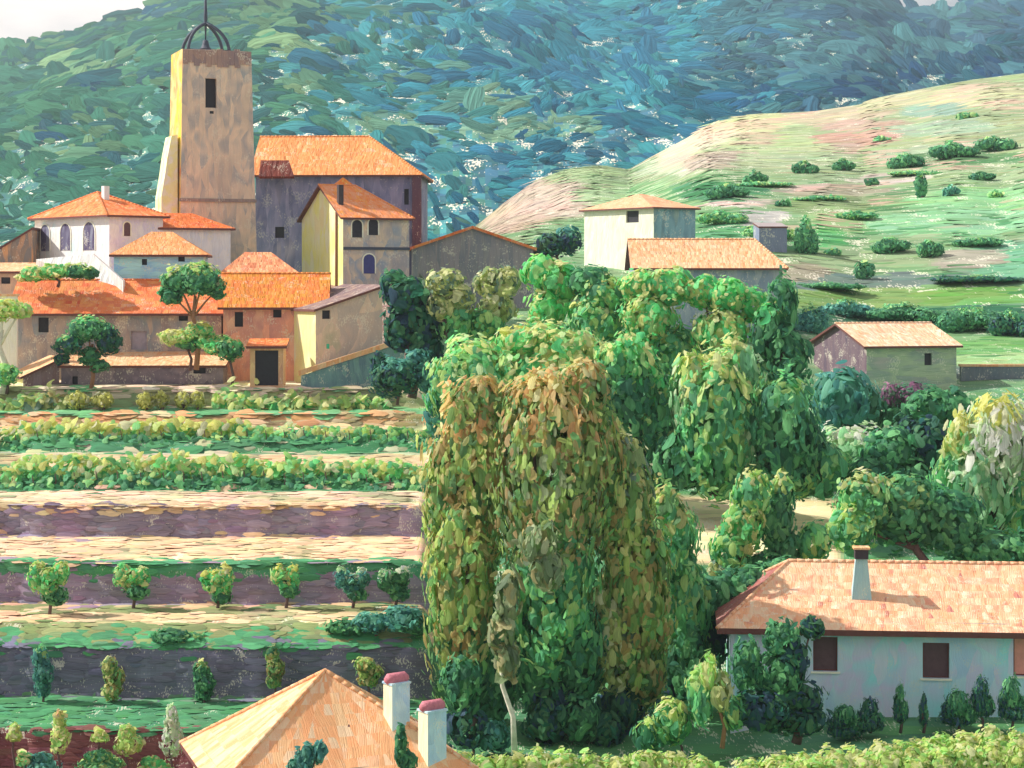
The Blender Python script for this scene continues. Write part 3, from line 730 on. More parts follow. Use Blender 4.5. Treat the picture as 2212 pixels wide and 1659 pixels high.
def house(name, label, cat, u0, Y0, ur, ul=None, d=None, th=0, base=0, eave=0, ridge=0, kind='x', hl=0, hr=0, wall=None, side=None, roof=None,
          wins=(), awins=(), swins=(), over=.45, ridge_r=0, sill=False, drop=2.5, rot_mat=None, over2=None, eave_m=None, group=None, rth=.2, hipm=None):
    th = math.radians(th); fr, width, depth = frame(u0, Y0, th)
    w = width(ur); d = d or depth(ul)
    zb = (HY-base)/F*Y0-drop; H = (HY-eave)/F*Y0
    if kind == 'x': Yr = fr(w/2, d/2, 0)[1]
    elif kind == 'y': Yr = fr(w/2, 0, 0)[1]
    elif kind == 'shed': Yr = fr(w/2, d, 0)[1]
    else: Yr = fr(w, 0, 0)[1]
    hl, hr = min(hl, w/2-.03), min(hr, w/2-.03)
    R = max(.15, (HY-ridge)/F*Yr-H)
    e = empty(name, tuple(fr(w/2, d/2, zb+drop)), label, cat, group)
    mb = MB()
    def px2(u, y):      # picture place -> (s, z) on the front wall
        s = width(u); P = fr(s, 0, 0); return s, (HY-y)/F*P[1]
    ops = []
    for wn in wins:
        s, z = px2(wn[0], wn[1]); hw = wn[2]*Y0/F/2/math.cos(th); hh = wn[3]*Y0/F/2
        ops.append((max(.1, s-hw), min(w-.1, s+hw), z-hh, min(H-.1, z+hh)))
    sops = []
    for wn in swins:
        s = depth(wn[0]); P = fr(0, s, 0); z = (HY-wn[1])/F*P[1]; hw = wn[2]*Y0/F/2/max(.2, abs(math.sin(th)+.1)); hh = wn[3]*Y0/F/2
        sops.append((s-hw, s+hw, z-hh, z+hh))
    def top_at(x, y):
        if kind == 'shed': return H+R*y/d
        if kind == 'shedx': return H+R*x/w
        return H
    wall_face(mb, lambda s, z, off: fr(s, off, z), w, zb, H, ops, 0)
    wall_face(mb, lambda s, z, off: fr(off, d-s, z), d, zb, H, [(d-o[1], d-o[0], o[2], o[3]) for o in sops], 1)
    wall_face(mb, lambda s, z, off: fr(w-off, s, z), d, zb, H, [], 0)
    wall_face(mb, lambda s, z, off: fr(w-s, d-off, z), w, zb, H, [], 0)
    T = H+R-.08
    if kind == 'x':
        if hl == 0: mb.add([fr(0, 0, H), fr(0, d, H), fr(0, d/2, T)], [(1, 0, 2)], 1)
        if hr == 0: mb.add([fr(w, 0, H), fr(w, d, H), fr(w, d/2, T)], [(0, 1, 2)], 0)
    if kind == 'y':
        mb.add([fr(0, 0, H), fr(w, 0, H), fr(w/2, 0, T)], [(0, 1, 2)], 0); mb.add([fr(0, d, H), fr(w, d, H), fr(w/2, d, T)], [(1, 0, 2)], 0)
    if kind == 'shed':
        mb.add([fr(0, 0, H), fr(0, d, H), fr(0, d, T)], [(1, 0, 2)], 1); mb.add([fr(w, 0, H), fr(w, d, H), fr(w, d, T)], [(0, 1, 2)], 0)
        mb.add([fr(w, d, H), fr(0, d, H), fr(0, d, T), fr(w, d, T)], [(0, 1, 2, 3)], 0)
    if kind == 'shedx':
        mb.add([fr(0, 0, H), fr(w, 0, H), fr(w, 0, T)], [(0, 1, 2)], 0); mb.add([fr(0, d, H), fr(w, d, H), fr(w, d, T)], [(1, 0, 2)], 0)
        mb.add([fr(w, 0, H), fr(w, d, H), fr(w, d, T), fr(w, 0, T)], [(0, 1, 2, 3)], 0)
    mb.build('wall', [wall, side or wall], e)
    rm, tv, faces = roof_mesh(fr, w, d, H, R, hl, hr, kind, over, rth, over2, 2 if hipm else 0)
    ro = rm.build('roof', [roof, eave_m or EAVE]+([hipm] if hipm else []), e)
    if ridge_r:
        segs = [(tv[4], tv[5])] if kind in 'xy' else []
        if kind == 'x' and hl: segs += [(tv[0], tv[4]), (tv[3], tv[4])]
        if kind == 'x' and hr: segs += [(tv[1], tv[5]), (tv[2], tv[5])]
        if segs: cap_tiles(segs, ridge_r, roof, ro)
    for i, o in enumerate(ops):
        wn = wins[i]
        window_part(e, fr, *o, mat=wn[4] if len(wn) > 4 else None, frame_=sill)
        if sill:
            sm = MB(); sm.box(fr, o[0]-.12, o[1]+.12, -.09, .0, o[2]-.10, o[2]-.005); sm.build('sill', TRIM, e)
    for o in sops: window_part(e, fr, *o, side='side')
    for wn in awins:
        s, z = px2(wn[0], wn[1]); hw = wn[2]*Y0/F/2/math.cos(th); hh = wn[3]*Y0/F/2
        window_part(e, fr, s-hw, s+hw, z-hh, z+hh, arch=True, mat=wn[4] if len(wn) > 4 else None)
    return dict(e=e, fr=fr, w=w, d=d, H=H, R=R, roof=ro, px2=px2, width=width, depth=depth, zb=zb+drop, tv=tv)

def wallmat(name, cols, Y, k=.56, **kw):
    a = dict(px=Y/F, sw=11, sl=50, along='v', bump=1.0, fleck=.45, var=.15, rough=.75); a.update(kw)
    return paint(name, [lin(c, k) for c in cols], **a)
def roofmat(name, cols, Y, k=1.08, **kw):
    a = dict(px=Y/F, sw=9, sl=60, along='v', bump=1.5, fleck=.3, var=.14, rough=.7); a.update(kw)
    return paint(name, [lin(c, k) for c in cols], **a)

def chimney(h, x, y, z0, z1, w, d, mat, name='chimney', cap=None, capname='cap', caph=.22, parent=None, taper=1.):
    fr = h['fr']; mb = MB()
    p = [fr(x+sx*w/2, y+sy*d/2, z0) for sx, sy in ((-1, -1), (1, -1), (1, 1), (-1, 1))]+[fr(x+sx*w/2*taper, y+sy*d/2*taper, z1) for sx, sy in ((-1, -1), (1, -1), (1, 1), (-1, 1))]
    mb.add(p, [(0, 1, 5, 4), (1, 2, 6, 5), (2, 3, 7, 6), (3, 0, 4, 7), (4, 5, 6, 7)])
    o = mb.build(name, mat, parent or h['roof'])
    return o

ORANGE = [(248, 140, 76), (240, 112, 58), (252, 160, 92), (242, 128, 76)]
ROOF_CH = roofmat('church_roof_tiles', [(252, 180, 112), (250, 164, 96), (248, 154, 92), (254, 192, 130)], 205)
ROOF_O = roofmat('orange_roof_tiles', ORANGE, 178)
ROOF_R = roofmat('red_orange_roof_tiles', [(238, 112, 66), (244, 130, 70), (232, 124, 80), (248, 160, 90), (226, 96, 60)], 166, sw=18, sl=60)
ROOF_P = roofmat('salmon_roof_tiles', [(240, 160, 110), (236, 140, 100), (248, 176, 124), (250, 190, 140)], 175)
ROOF_Y = roofmat('ochre_roof_tiles', [(238, 150, 60), (242, 130, 66), (228, 150, 50), (248, 160, 90)], 164)
ROOF_PEACH = roofmat('peach_roof_tiles', [(253, 196, 146), (250, 178, 126), (254, 208, 164), (248, 186, 140)], 185)
ROOF_CRM = roofmat('cream_roof_tiles', [(253, 214, 176), (252, 194, 150), (254, 224, 196), (250, 180, 136)], 172)
DKRED = roofmat('shadowed_red_tiles', [(104, 44, 40), (130, 54, 40), (84, 38, 42)], 195, k=1.1)  # shadow over the small church side roof put into its tile colour
ROOF_DK = roofmat('shaded_brown_tiles', [(120, 76, 66), (96, 62, 60), (140, 92, 76)], 172, k=.8)

# --- church nave
CHW = wallmat('church_wall', [(102, 102, 132), (92, 94, 122), (118, 114, 140), (84, 86, 114), (128, 120, 138)], 205, sw=12, sl=70, fleck=.25)
h = house('church', 'long church nave with broad orange tiled roof behind the bell tower', 'church', 552, 207, 903, d=13, th=-2, base=640, eave=372, ridge=296, hr=6.0,
          wall=CHW, roof=ROOF_CH, wins=[(604, 502, 20, 24), (878, 425, 10, 34)], over=.6, ridge_r=.12)
mb = MB(); fr = h['fr']; x0 = h['width'](566); x1 = h['width'](642)
za = (HY-380)/F*204; zc = (HY-346)/F*206
mb.add([fr(x0, -2.2, za), fr(x1, -2.2, za), fr(x1-.8, -.72, zc), fr(x0, -.72, zc), fr(x0, -2.2, za-.25), fr(x1, -2.2, za-.25), fr(x1-.8, -.72, zc-.25), fr(x0, -.72, zc-.25)],
       [(0, 1, 2, 3), (7, 6, 5, 4), (0, 4, 5, 1), (1, 5, 6, 2), (2, 6, 7, 3), (3, 7, 4, 0)])
mb.build('side_roof', DKRED, h['e'])
bt = MB(); bt.box(fr, h['w']-.6, h['w']+.35, -.5, .4, h['zb']-2, h['H']-.35); bt.build('corner_pier', wallmat('church_pier', [(70, 52, 66), (84, 60, 70)], 205), h['e'])

# --- tower
def tower():
    Y0 = 190; fr, width, depth = frame(388, Y0, math.radians(21)); w = width(556); d = 6.6
    zt = (HY-104)/F*Y0; zb = -5
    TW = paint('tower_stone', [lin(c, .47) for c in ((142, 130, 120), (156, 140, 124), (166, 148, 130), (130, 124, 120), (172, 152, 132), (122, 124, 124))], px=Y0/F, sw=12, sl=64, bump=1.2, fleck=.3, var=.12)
    TL = paint('tower_sunlit_side', [lin(c, .92) for c in ((252, 186, 74), (255, 216, 66), (244, 168, 100), (252, 214, 140), (238, 150, 96))], px=Y0/F, sw=22, sl=50, bump=1.0, fleck=.2, var=.08)  # sunlit copy of the tower wall, warm sunlight put into its colour
    e = empty('church_tower', tuple(fr(w/2, d/2, 0)), 'tall square stone bell tower with sunlit yellow side and open iron dome', 'tower')
    mb = MB()
    def tp(x, y, z):
        t = np.clip((z-0)/(zt-0), 0, 1); cx, cy = w*.40, d/2
        k = 1-.115*t; return fr(cx+(x-cx)*k, cy+(y-cy)*k, z)
    # belfry opening
    s = width(452)+.25; z0, z1 = (HY-230)/F*Y0, (HY-166)/F*Y0
    ops = [(s-.62, s+.62, z0, z1), (s-.15, s+.30, (HY-243)/F*Y0, (HY-237)/F*Y0)]
    zs = [zb]+list(np.linspace(0, zt, 14))
    def face(pt, W_, m, ops):
        xs = sorted({*np.linspace(0, W_, 7), *[o[0] for o in ops], *[o[1] for o in ops]}); zz = sorted({*zs, *[o[2] for o in ops], *[o[3] for o in ops]})
        for i in range(len(xs)-1):
            for j in range(len(zz)-1):
                cx, cz = (xs[i]+xs[i+1])/2, (zz[j]+zz[j+1])/2
                if any(o[0] < cx < o[1] and o[2] < cz < o[3] for o in ops): continue
                mb.add([pt(xs[i], zz[j], 0), pt(xs[i+1], zz[j], 0), pt(xs[i+1], zz[j+1], 0), pt(xs[i], zz[j+1], 0)], [(0, 1, 2, 3)], m)
        for (a, b, c, dd) in ops:
            q = [(a, c), (b, c), (b, dd), (a, dd)]
            for k in range(4):
                p, r = q[k], q[(k+1) % 4]
                mb.add([pt(*p, 0), pt(*r, 0), pt(*r, .6), pt(*p, .6)], [(0, 1, 2, 3)], m)
    face(lambda s, z, o: tp(s, o, z), w, 0, ops)
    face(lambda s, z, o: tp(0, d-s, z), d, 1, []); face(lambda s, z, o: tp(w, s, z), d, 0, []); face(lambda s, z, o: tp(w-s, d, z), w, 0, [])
    mb.add([tp(0, 0, zt), tp(w, 0, zt), tp(w, d, zt), tp(0, d, zt)], [(0, 1, 2, 3)], 0)
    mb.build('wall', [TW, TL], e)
    wd = MB()
    for o in ops[:1]: wd.box(tp, o[0]-.02, o[1]+.02, .5, .62, o[2]-.02, o[3]+.02)
    wd.build('belfry_opening', DARK, e)
    wd = MB(); o = ops[1]; wd.box(tp, o[0], o[1], .1, .2, o[2], o[3]); wd.build('putlog_hole', DARK, e)
    # parapet with worn top, string course, lower plinth band
    pm = MB(); PC = wallmat('tower_parapet', [(116, 98, 94), (130, 108, 98), (106, 92, 94), (144, 120, 104)], Y0, k=.5)
    for i in range(12):
        a, b = i/12*w, (i+1)/12*w-.02
        pm.box(tp, a, b, -.10, .0, zt-1.25-random.random()*.5, zt+.02+random.uniform(-.1, .16))
    pm.build('parapet', PC, e)
    sm = MB(); z = (HY-430)/F*Y0; sm.box(tp, -.14, w+.10, -.16, .0, z-.22, z+.10); sm.build('string_course', wallmat('tower_band', [(130, 112, 104), (110, 100, 98)], Y0), e)
    # stepped buttress on the sunlit side
    BL = paint('buttress_plaster', [lin(c, .74) for c in ((252, 232, 170), (252, 220, 150), (250, 236, 200), (250, 210, 120))], px=Y0/F, sw=16, sl=30, bump=1.0, fleck=.2, var=.06)
    bm = MB()
    z1, z2 = (HY-438)/F*Y0, (HY-292)/F*Y0
    for (a0, a1, y0, y1, zb_, zt2) in ((-1.65, -.95, .9, 4.1, -2, z2),):
        pr = [(-1.65, -2), (-1.65, z1+.6), (-1.25, z1+3.0), (-1.05, z2-2.2), (-.80, z2-.9), (-.62, z2), (-.02, z2+.12), (-.02, -2)]
        n_ = len(pr); bm.add([fr(x, y0, z) for x, z in pr]+[fr(x, y1, z) for x, z in pr], [tuple(range(n_))[::-1], tuple(range(n_, 2*n_))]+[(k, (k+1) % n_, n_+(k+1) % n_, n_+k) for k in range(n_-1)])
    bm.build('buttress', BL, e)
    # iron dome: four bent ribs, ring and spike
    cx, cy = w*.40, d/2; k = .885; hw = w/2*k*.60; hd = d/2*k*.52; tx = w*.5*k*.0
    za = (HY-38)/F*Y0
    cxx = cx+(w/2-cx)*k-.55
    allv, allf = [], []
    def addt(p, r, s=6):
        v, f, _ = tube(p, r, s); o = len(allv); allv.extend(v); allf.extend([tuple(i+o for i in q) for q in f])
    for sx, sy in ((-1, -1), (1, -1), (1, 1), (-1, 1)):
        pts = []
        for t in np.linspace(0, 1, 9):
            r = 1-t**1.9; z = zt+(za-zt)*(t*.62+.38*math.sin(t*math.pi/2))
            pts.append(fr(cxx+sx*hw*r, cy+sy*hd*r, z))
        addt(pts, [.17]*9)
    for q in ((-1, -1, 1, -1), (1, -1, 1, 1), (1, 1, -1, 1), (-1, 1, -1, -1)):
        addt([fr(cxx+q[0]*hw, cy+q[1]*hd, zt+.12), fr(cxx+q[2]*hw, cy+q[3]*hd, zt+.12)], [.12]*2)
    dm = mesh_obj('iron_dome', allv, allf, IRON, e, auto_uv=True, smooth=True)
    allv, allf = [], []
    addt([fr(cxx, cy, zt+1.2), fr(cxx, cy, za), fr(cxx, cy, za+.5), fr(cxx, cy, za+3.4)], [.06, .12, .2, .07])
    mesh_obj('spire', allv, allf, IRON, dm, auto_uv=True, smooth=True)
    # bell hanging in the frame
    bl = MB(); prof = [(.10, .9), (.28, .8), (.34, .45), (.44, .15), (.60, 0)]; seg = 12; v = []
    for r, zz in prof:
        for q in range(seg): a = 2*math.pi*q/seg; v.append(fr(cxx+r*math.cos(a), cy+r*math.sin(a), zt+.45+zz))
    f = [(i*seg+q, i*seg+(q+1) % seg, (i+1)*seg+(q+1) % seg, (i+1)*seg+q) for i in range(4) for q in range(seg)]
    bl.add(v, f); bl.build('bell', IRON, dm, smooth=True)
tower()

# --- white arcade house and wing
WB = wallmat('lavender_shade_wall', [(176, 172, 196), (190, 188, 206), (162, 160, 190), (204, 204, 214)], 178, sw=20, sl=44)  # shaded face of the white house, the shade put in as lavender
WL = wallmat('white_wall', [(226, 232, 234), (204, 220, 226), (246, 244, 236), (180, 204, 216)], 178, k=.66, sw=20, sl=44)
h = house('arcade_house', 'white house with three arches under a hipped orange roof left of the tower', 'house', 236, 178, 352, ul=75, th=42, base=640, eave=462, ridge=416,
          kind='x', hl=3.4, hr=3.4, wall=WB, side=WL, roof=ROOF_O, awins=[(274, 495, 12, 30, DARKB)], over=.5, ridge_r=.10)
fr = h['fr']
for (uu, ww, hh, yy) in ((98, 20, 60, 514), (142, 22, 60, 512), (193, 24, 62, 510)):
    s = h['depth'](uu); P = fr(0, s, 0); zz = (HY-yy)/F*P[1]; hw = ww*178/F/2/.48; hv = hh*178/F/2
    window_part(h['e'], fr, s-hw, s+hw, zz-hv, zz+hv, side='side', arch=True, mat=wallmat('arch_shade', [(96, 96, 116), (70, 62, 90), (120, 124, 140)], 178, k=.6))
chimney(h, 2.6, 5.2, h['H']+.3, h['H']+h['R']+.55, .55, .55, WL)
house('house_wing', 'low lavender wing of the white house with red sloping roof beside tower foot', 'house', 348, 182, 498, d=6, th=24, base=640, eave=489, ridge=462, kind='x', hl=.8, hr=3.0,
      wall=wallmat('pale_wing_wall', [(190, 190, 204), (206, 204, 206), (170, 176, 190)], 182), roof=roofmat('red_wing_tiles', [(232, 104, 50), (244, 136, 70), (224, 90, 50)], 182), over=.4)
# --- small blue house
BLW = wallmat('blue_wall', [(132, 172, 196), (148, 188, 206), (120, 160, 188), (164, 190, 204)], 172, along='u')
house('blue_house', 'small pale blue house with pale orange hip roof in front of lavender walls', 'house', 246, 171, 440, d=7, th=6, base=640, eave=546, ridge=502, hl=3, hr=3,
      wall=BLW, side=WL, roof=roofmat('apricot_tiles', [(250, 178, 112), (246, 160, 100), (252, 190, 130)], 171), wins=[(312, 566, 11, 13), (392, 559, 14, 12)], over=.4)
# white sloping buttress beside it
e = empty('garden_steps_wall', tuple(W(215, 610, 168)), 'white plastered sloping wall at the foot of the arcade house', 'wall')
mb = MB(); p = [W(78, 560, 173), W(200, 548, 172), (W(266, 606, 169)), W(266, 640, 169), W(78, 640, 173)]; q = [x+np.array((0, .8, 0)) for x in p]
mb.add(p+q, [(4, 3, 2, 1, 0), (5, 6, 7, 8, 9), (0, 1, 6, 5), (1, 2, 7, 6), (2, 3, 8, 7), (4, 0, 5, 9)]); mb.build('wall', wallmat('white_plaster', [(250, 248, 240), (240, 240, 236), (224, 236, 236)], 170, k=.62), e)
# --- left edge houses
house('gable_house', 'brown walled house with a pale sloping roof edge at the far left', 'house', -90, 184, 68, d=8, th=2, base=640, eave=590, ridge=494, kind='shedx',
      wall=wallmat('brown_grey_wall', [(150, 116, 86), (110, 104, 100), (196, 136, 96)], 184), roof=ROOF_CRM, over=.12)
house('low_house', 'low brown house with thin peach roof and one small dark window at left edge', 'house', -90, 173, 74, d=5, th=2, base=650, eave=586, ridge=570, kind='shed',
      wall=wallmat('tan_wall', [(176, 146, 120), (150, 126, 112), (200, 176, 150)], 173), roof=ROOF_PEACH, wins=[(12, 606, 20, 14)])
# --- small salmon roof house
house('salmon_roof_house', 'little house with salmon hip roof between the blue house and the yellow house', 'house', 474, 171, 648, d=6.5, th=7, base=650, eave=593, ridge=546, hl=2.2, hr=2.6,
      wall=wallmat('lilac_wall', [(150, 132, 150), (120, 116, 140), (170, 150, 150)], 171), side=wallmat('brown_side', [(120, 80, 66)], 171), roof=ROOF_P, over=.45)
# --- long roofs
LW = wallmat('long_house_wall', [(132, 120, 116), (118, 108, 110), (146, 130, 120), (108, 112, 120), (136, 136, 124)], 166, sw=20, sl=60)
house('long_house', 'long low house with bright red-orange roof above the garden wall', 'house', 38, 166, 478, d=8.5, th=2.5, base=775, eave=671, ridge=606,
      wall=LW, side=WL, roof=ROOF_R, wins=[(94, 702, 22, 32), (396, 684, 20, 18), (300, 735, 34, 40, plain('grey_door', lin((110, 104, 116), .45)))], over=.5, over2=.9, ridge_r=.12)
house('pink_house', 'pink walled house with ochre and orange roof and two dark windows', 'house', 482, 164, 700, d=8, th=4, base=790, eave=658, ridge=592,
      wall=wallmat('pink_wall', [(176, 120, 106), (190, 132, 112), (160, 112, 106), (196, 146, 124)], 164, sw=18, sl=44), roof=ROOF_Y, wins=[(516, 690, 18, 32), (599, 676, 18, 20)], over=.45, ridge_r=.11)
# --- yellow house
YH = wallmat('shaded_taupe', [(150, 140, 134), (132, 128, 132), (170, 154, 136), (120, 128, 140), (190, 166, 138)], 185, sw=18, sl=44)  # shaded copy of the house wall, shade tinted into the taupe
YS = wallmat('sunlit_yellow_side', [(253, 226, 150), (250, 214, 130), (254, 232, 176), (250, 206, 150)], 185, k=.78, sw=20, sl=60, fleck=.1)  # sunlit copy of the same wall, sunlight tinted into the yellow
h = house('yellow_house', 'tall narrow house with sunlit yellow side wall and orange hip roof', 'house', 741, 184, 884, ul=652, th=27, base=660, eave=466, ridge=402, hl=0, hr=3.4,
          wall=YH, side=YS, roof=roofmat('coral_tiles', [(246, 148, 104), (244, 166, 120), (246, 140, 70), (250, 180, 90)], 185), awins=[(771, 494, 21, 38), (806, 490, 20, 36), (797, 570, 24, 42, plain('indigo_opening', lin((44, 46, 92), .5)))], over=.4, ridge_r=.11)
fr = h['fr']
mb = MB(); mb.box(fr, .0, h['w']+.05, -.10, -.003, (HY-540)/F*186, (HY-534)/F*186); mb.build('string_course', IRON, h['e'])
v, f, _ = tube([fr(-.12, 1.5, h['zb']-1), fr(-.12, 1.5, h['H']+.4)], [.11, .11], 8); mesh_obj('drainpipe', v, f, BARKB, h['e'], auto_uv=True, smooth=True)
chimney(h, .6, 2.2, h['H']+.6, h['H']+h['R']*.75+.7, .5, .5, plain('soot', lin((50, 44, 48), .6)))
# little lantern roof on top
fr2, wd2, _ = frame(706, 190, math.radians(20)); ww = wd2(798)
mb, tv, _f = roof_mesh(fr2, ww, 4.0, (HY-424)/F*190, (HY-384)/F*192-(HY-424)/F*190, ww/2-.05, ww/2-.05, 'x', .3)
mb.build('upper_roof', [roofmat('golden_tiles', [(246, 160, 50), (250, 130, 60), (248, 190, 70)], 190), EAVE], h['e'])
mb = MB(); mb.box(fr2, .1, ww-.1, .1, 3.9, (HY-470)/F*190, (HY-424)/F*190); mb.build('upper_wall', YH, h['e'])
# --- barn
GB = wallmat('barn_wall', [(112, 110, 118), (122, 116, 118), (102, 104, 112), (128, 124, 120)], 200, sw=10, sl=80)
house('barn', 'broad grey gabled barn with thin red roof edge right of the yellow house', 'barn', 889, 200, 1152, d=12, th=3, base=640, eave=534, ridge=489, kind='y',
      wall=GB, side=GB, roof=ROOF_O, over=.35, eave_m=ROOF_O, rth=.3)
# --- lower building group
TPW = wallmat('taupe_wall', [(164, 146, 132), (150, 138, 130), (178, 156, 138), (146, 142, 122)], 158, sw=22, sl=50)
YS2 = wallmat('sunlit_pale_side', [(252, 224, 164), (250, 212, 150), (244, 204, 150), (250, 232, 190)], 158, k=.76, sw=18, sl=50, fleck=.15)  # sunlight on the side walls is carried by this yellow
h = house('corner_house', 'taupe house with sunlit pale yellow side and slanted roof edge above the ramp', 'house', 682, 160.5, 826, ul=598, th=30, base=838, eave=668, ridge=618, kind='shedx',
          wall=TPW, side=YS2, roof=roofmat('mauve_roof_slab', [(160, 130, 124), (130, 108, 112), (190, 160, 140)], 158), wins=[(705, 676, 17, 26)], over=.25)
mb = MB(); s, z = h['px2'](708, 748); mb.box(h['fr'], s-.12, s+.12, -.06, .0, z-.2, z+.2); mb.build('vent', plain('green_vent', lin((50, 140, 110), .5)), h['e'])
h = house('door_shed', 'small lean-to with wide dark doorway under an orange tiled hood', 'shed', 540, 158.4, 612, d=3, th=3, base=836, eave=748, ridge=734, kind='shed',
          wall=wallmat('shed_wall', [(200, 150, 110), (150, 104, 90)], 155, k=.5), side=YS2, roof=ROOF_O, wins=[(576, 795, 50, 76)], over=.3)
# ramp wall
e = empty('ramp_wall', tuple(W(760, 840, 154)), 'teal grey retaining wall with sloping peach coping below the corner house', 'wall')
mb = MB(); p = [W(650, 850, 158.3), W(650, 812, 158.3), W(872, 740, 159.2), W(872, 850, 159.2)]; q = [x+np.array((0, 1.2, 0)) for x in p]
mb.add(p+q, [(0, 3, 2, 1), (4, 5, 6, 7), (1, 2, 6, 5), (0, 1, 5, 4), (3, 7, 6, 2)]); mb.build('wall', wallmat('teal_wall', [(84, 112, 116), (96, 124, 124), (76, 98, 110)], 155), e)
mb = MB(); up = np.array((0, 0, .42)); fw = np.array((0, -.12, .004)); p = [W(645, 812, 158.3)+fw, W(876, 738, 159.2)+fw]; bk = np.array((0, 1.5, 0))
mb.add([p[0], p[1], p[1]+up, p[0]+up, p[0]+bk, p[1]+bk, p[1]+up+bk, p[0]+up+bk], [(0, 1, 2, 3), (3, 2, 6, 7), (0, 3, 7, 4), (1, 5, 6, 2), (4, 7, 6, 5), (0, 4, 5, 1)]); mb.build('coping', ROOF_PEACH, e)
# --- garden building with terrace roof, shed at left, cream end wall
GW = wallmat('garden_wall_stone', [(96, 88, 98), (112, 100, 106), (86, 78, 88), (126, 116, 122)], 160, sw=24, sl=40)
house('terrace_building', 'long low grey building with peach terrace roof behind the dark tree', 'building', 132, 160.5, 482, d=6.5, th=2, base=850, eave=790, ridge=757, kind='shed',
      wall=GW, side=YS2, roof=ROOF_PEACH, wins=[(431, 796, 26, 22), (162, 830, 12, 34)], over=.25)
house('tool_shed', 'small shed with peach lean roof at the lower left of the village', 'shed', 50, 159, 128, d=4, th=28, base=850, eave=812, ridge=776, kind='shedx',
      wall=wallmat('shed_stone', [(110, 96, 102), (100, 80, 80)], 158), side=YS2, roof=ROOF_PEACH, over=.3)
e = empty('boundary_wall', tuple(W(10, 800, 163)), 'cream plastered wall at the left edge below the long roof', 'wall')
mb = MB(); fr, wd, _ = frame(-80, 163, .02); mb.box(fr, 0, wd(36), 0, .5, (HY-850)/F*163, (HY-640)/F*163); mb.build('wall', wallmat('cream_wall', [(236, 214, 184), (222, 196, 166), (246, 230, 204)], 163, k=.5), e)
mb = MB(); mb.box(fr, -.1, wd(36)+.1, -.12, .62, (HY-640)/F*163+.003, (HY-635)/F*163); mb.build('coping', ROOF_PEACH, e)

# --- houses beyond the grove
WR = wallmat('shaded_slate_face', [(96, 128, 142), (110, 140, 150), (88, 116, 130), (124, 140, 136)], 232)  # farmhouse's shaded face, blue shade put into the wall colour
WLC = wallmat('sunlit_cream_face', [(250, 240, 212), (252, 246, 228), (240, 232, 206)], 232, k=1.05, sw=18, sl=46, fleck=.2)  # farmhouse's sunlit face, sun warmth put into the wall colour
h = house('white_farmhouse', 'white farmhouse with sunlit cream side on the rise behind the grove', 'house', 1412, 232, 1502, ul=1262, th=36, base=600, eave=446, ridge=420, hl=3.5, hr=2.5,
          wall=WR, side=WLC, roof=roofmat('pale_orange_tiles', [(246, 176, 130), (250, 190, 150)], 232), swins=[(1366, 468, 30, 26)], over=.5)
house('roadside_house', 'long low slate blue house with peach roof standing behind the bright trees', 'house', 1372, 190, 1690, d=9, th=0, base=700, eave=574, ridge=518, hl=0, hr=2.2,
      wall=wallmat('steel_wall', [(112, 126, 144), (126, 136, 142), (102, 118, 134), (136, 144, 136)], 190), roof=ROOF_PEACH, over=.5, ridge_r=.12)
house('small_block', 'tiny distant grey-blue block at the foot of the field hill', 'shed', 1640, 250, 1700, d=6, th=0, base=560, eave=490, ridge=482, kind='shed',
      wall=wallmat('blue_grey_block', [(104, 110, 130), (96, 104, 124)], 250), roof=plain('grey_slab', lin((150, 140, 140), .8)), over=.1)
SW = wallmat('mossy_wall', [(128, 144, 122), (140, 152, 126), (118, 132, 122), (142, 140, 134)], 172, along='u')
SP = wallmat('shadow_plum_gable', [(92, 76, 88), (104, 88, 96), (84, 72, 86)], 172, k=.72)  # gable's shadow painted in as a dark plum base
house('stone_cottage', 'stone cottage with cream peach roof and gable darkened to shadow plum at right', 'house', 1872, 172, 2066, ul=1758, th=14, base=870, eave=746, ridge=699,
      wall=SW, side=SP, roof=ROOF_CRM, wins=[(2005, 776, 17, 26)], over=.45, ridge_r=.12)
e = empty('field_wall', tuple(W(2150, 815, 178)), 'low slate field wall with peach top at the right edge beside the cottage', 'wall')
mb = MB(); fr, wd, _ = frame(2076, 179, 0); mb.box(fr, 0, wd(2420), 0, .6, (HY-850)/F*179, (HY-792)/F*179); mb.build('wall', wallmat('field_stone', [(84, 96, 104), (100, 106, 110)], 179), e)
mb = MB(); mb.box(fr, -.1, wd(2420), -.1, .7, (HY-792)/F*179+.003, (HY-787)/F*179); mb.build('coping', ROOF_PEACH, e)

# --- blue villa lower right
VW = wallmat('pale_blue_wall', [(122, 146, 208), (132, 158, 214), (144, 146, 210), (110, 160, 214), (144, 154, 214)], 95, k=.42, sw=30, sl=90, bump=.9, fleck=.25, var=.09)
VR = roofmat('weathered_peach_tiles', [(196, 124, 116), (250, 170, 126), (253, 190, 150), (251, 174, 134), (254, 204, 168), (244, 158, 126), (253, 198, 162)], 95, sw=16, sl=70, fleck=.45, k=.96, var=.16)
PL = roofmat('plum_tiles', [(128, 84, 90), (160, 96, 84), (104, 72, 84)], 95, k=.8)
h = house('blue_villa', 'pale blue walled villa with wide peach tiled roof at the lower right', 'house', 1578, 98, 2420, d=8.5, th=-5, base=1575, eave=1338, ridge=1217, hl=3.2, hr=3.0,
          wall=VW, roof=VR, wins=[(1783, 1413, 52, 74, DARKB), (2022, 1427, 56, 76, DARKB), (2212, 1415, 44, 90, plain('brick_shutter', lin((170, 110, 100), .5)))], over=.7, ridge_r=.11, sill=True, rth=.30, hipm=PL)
fr = h['fr']; s, z = h['px2'](1868, 1292)
zt_ = (HY-1208)/F*99
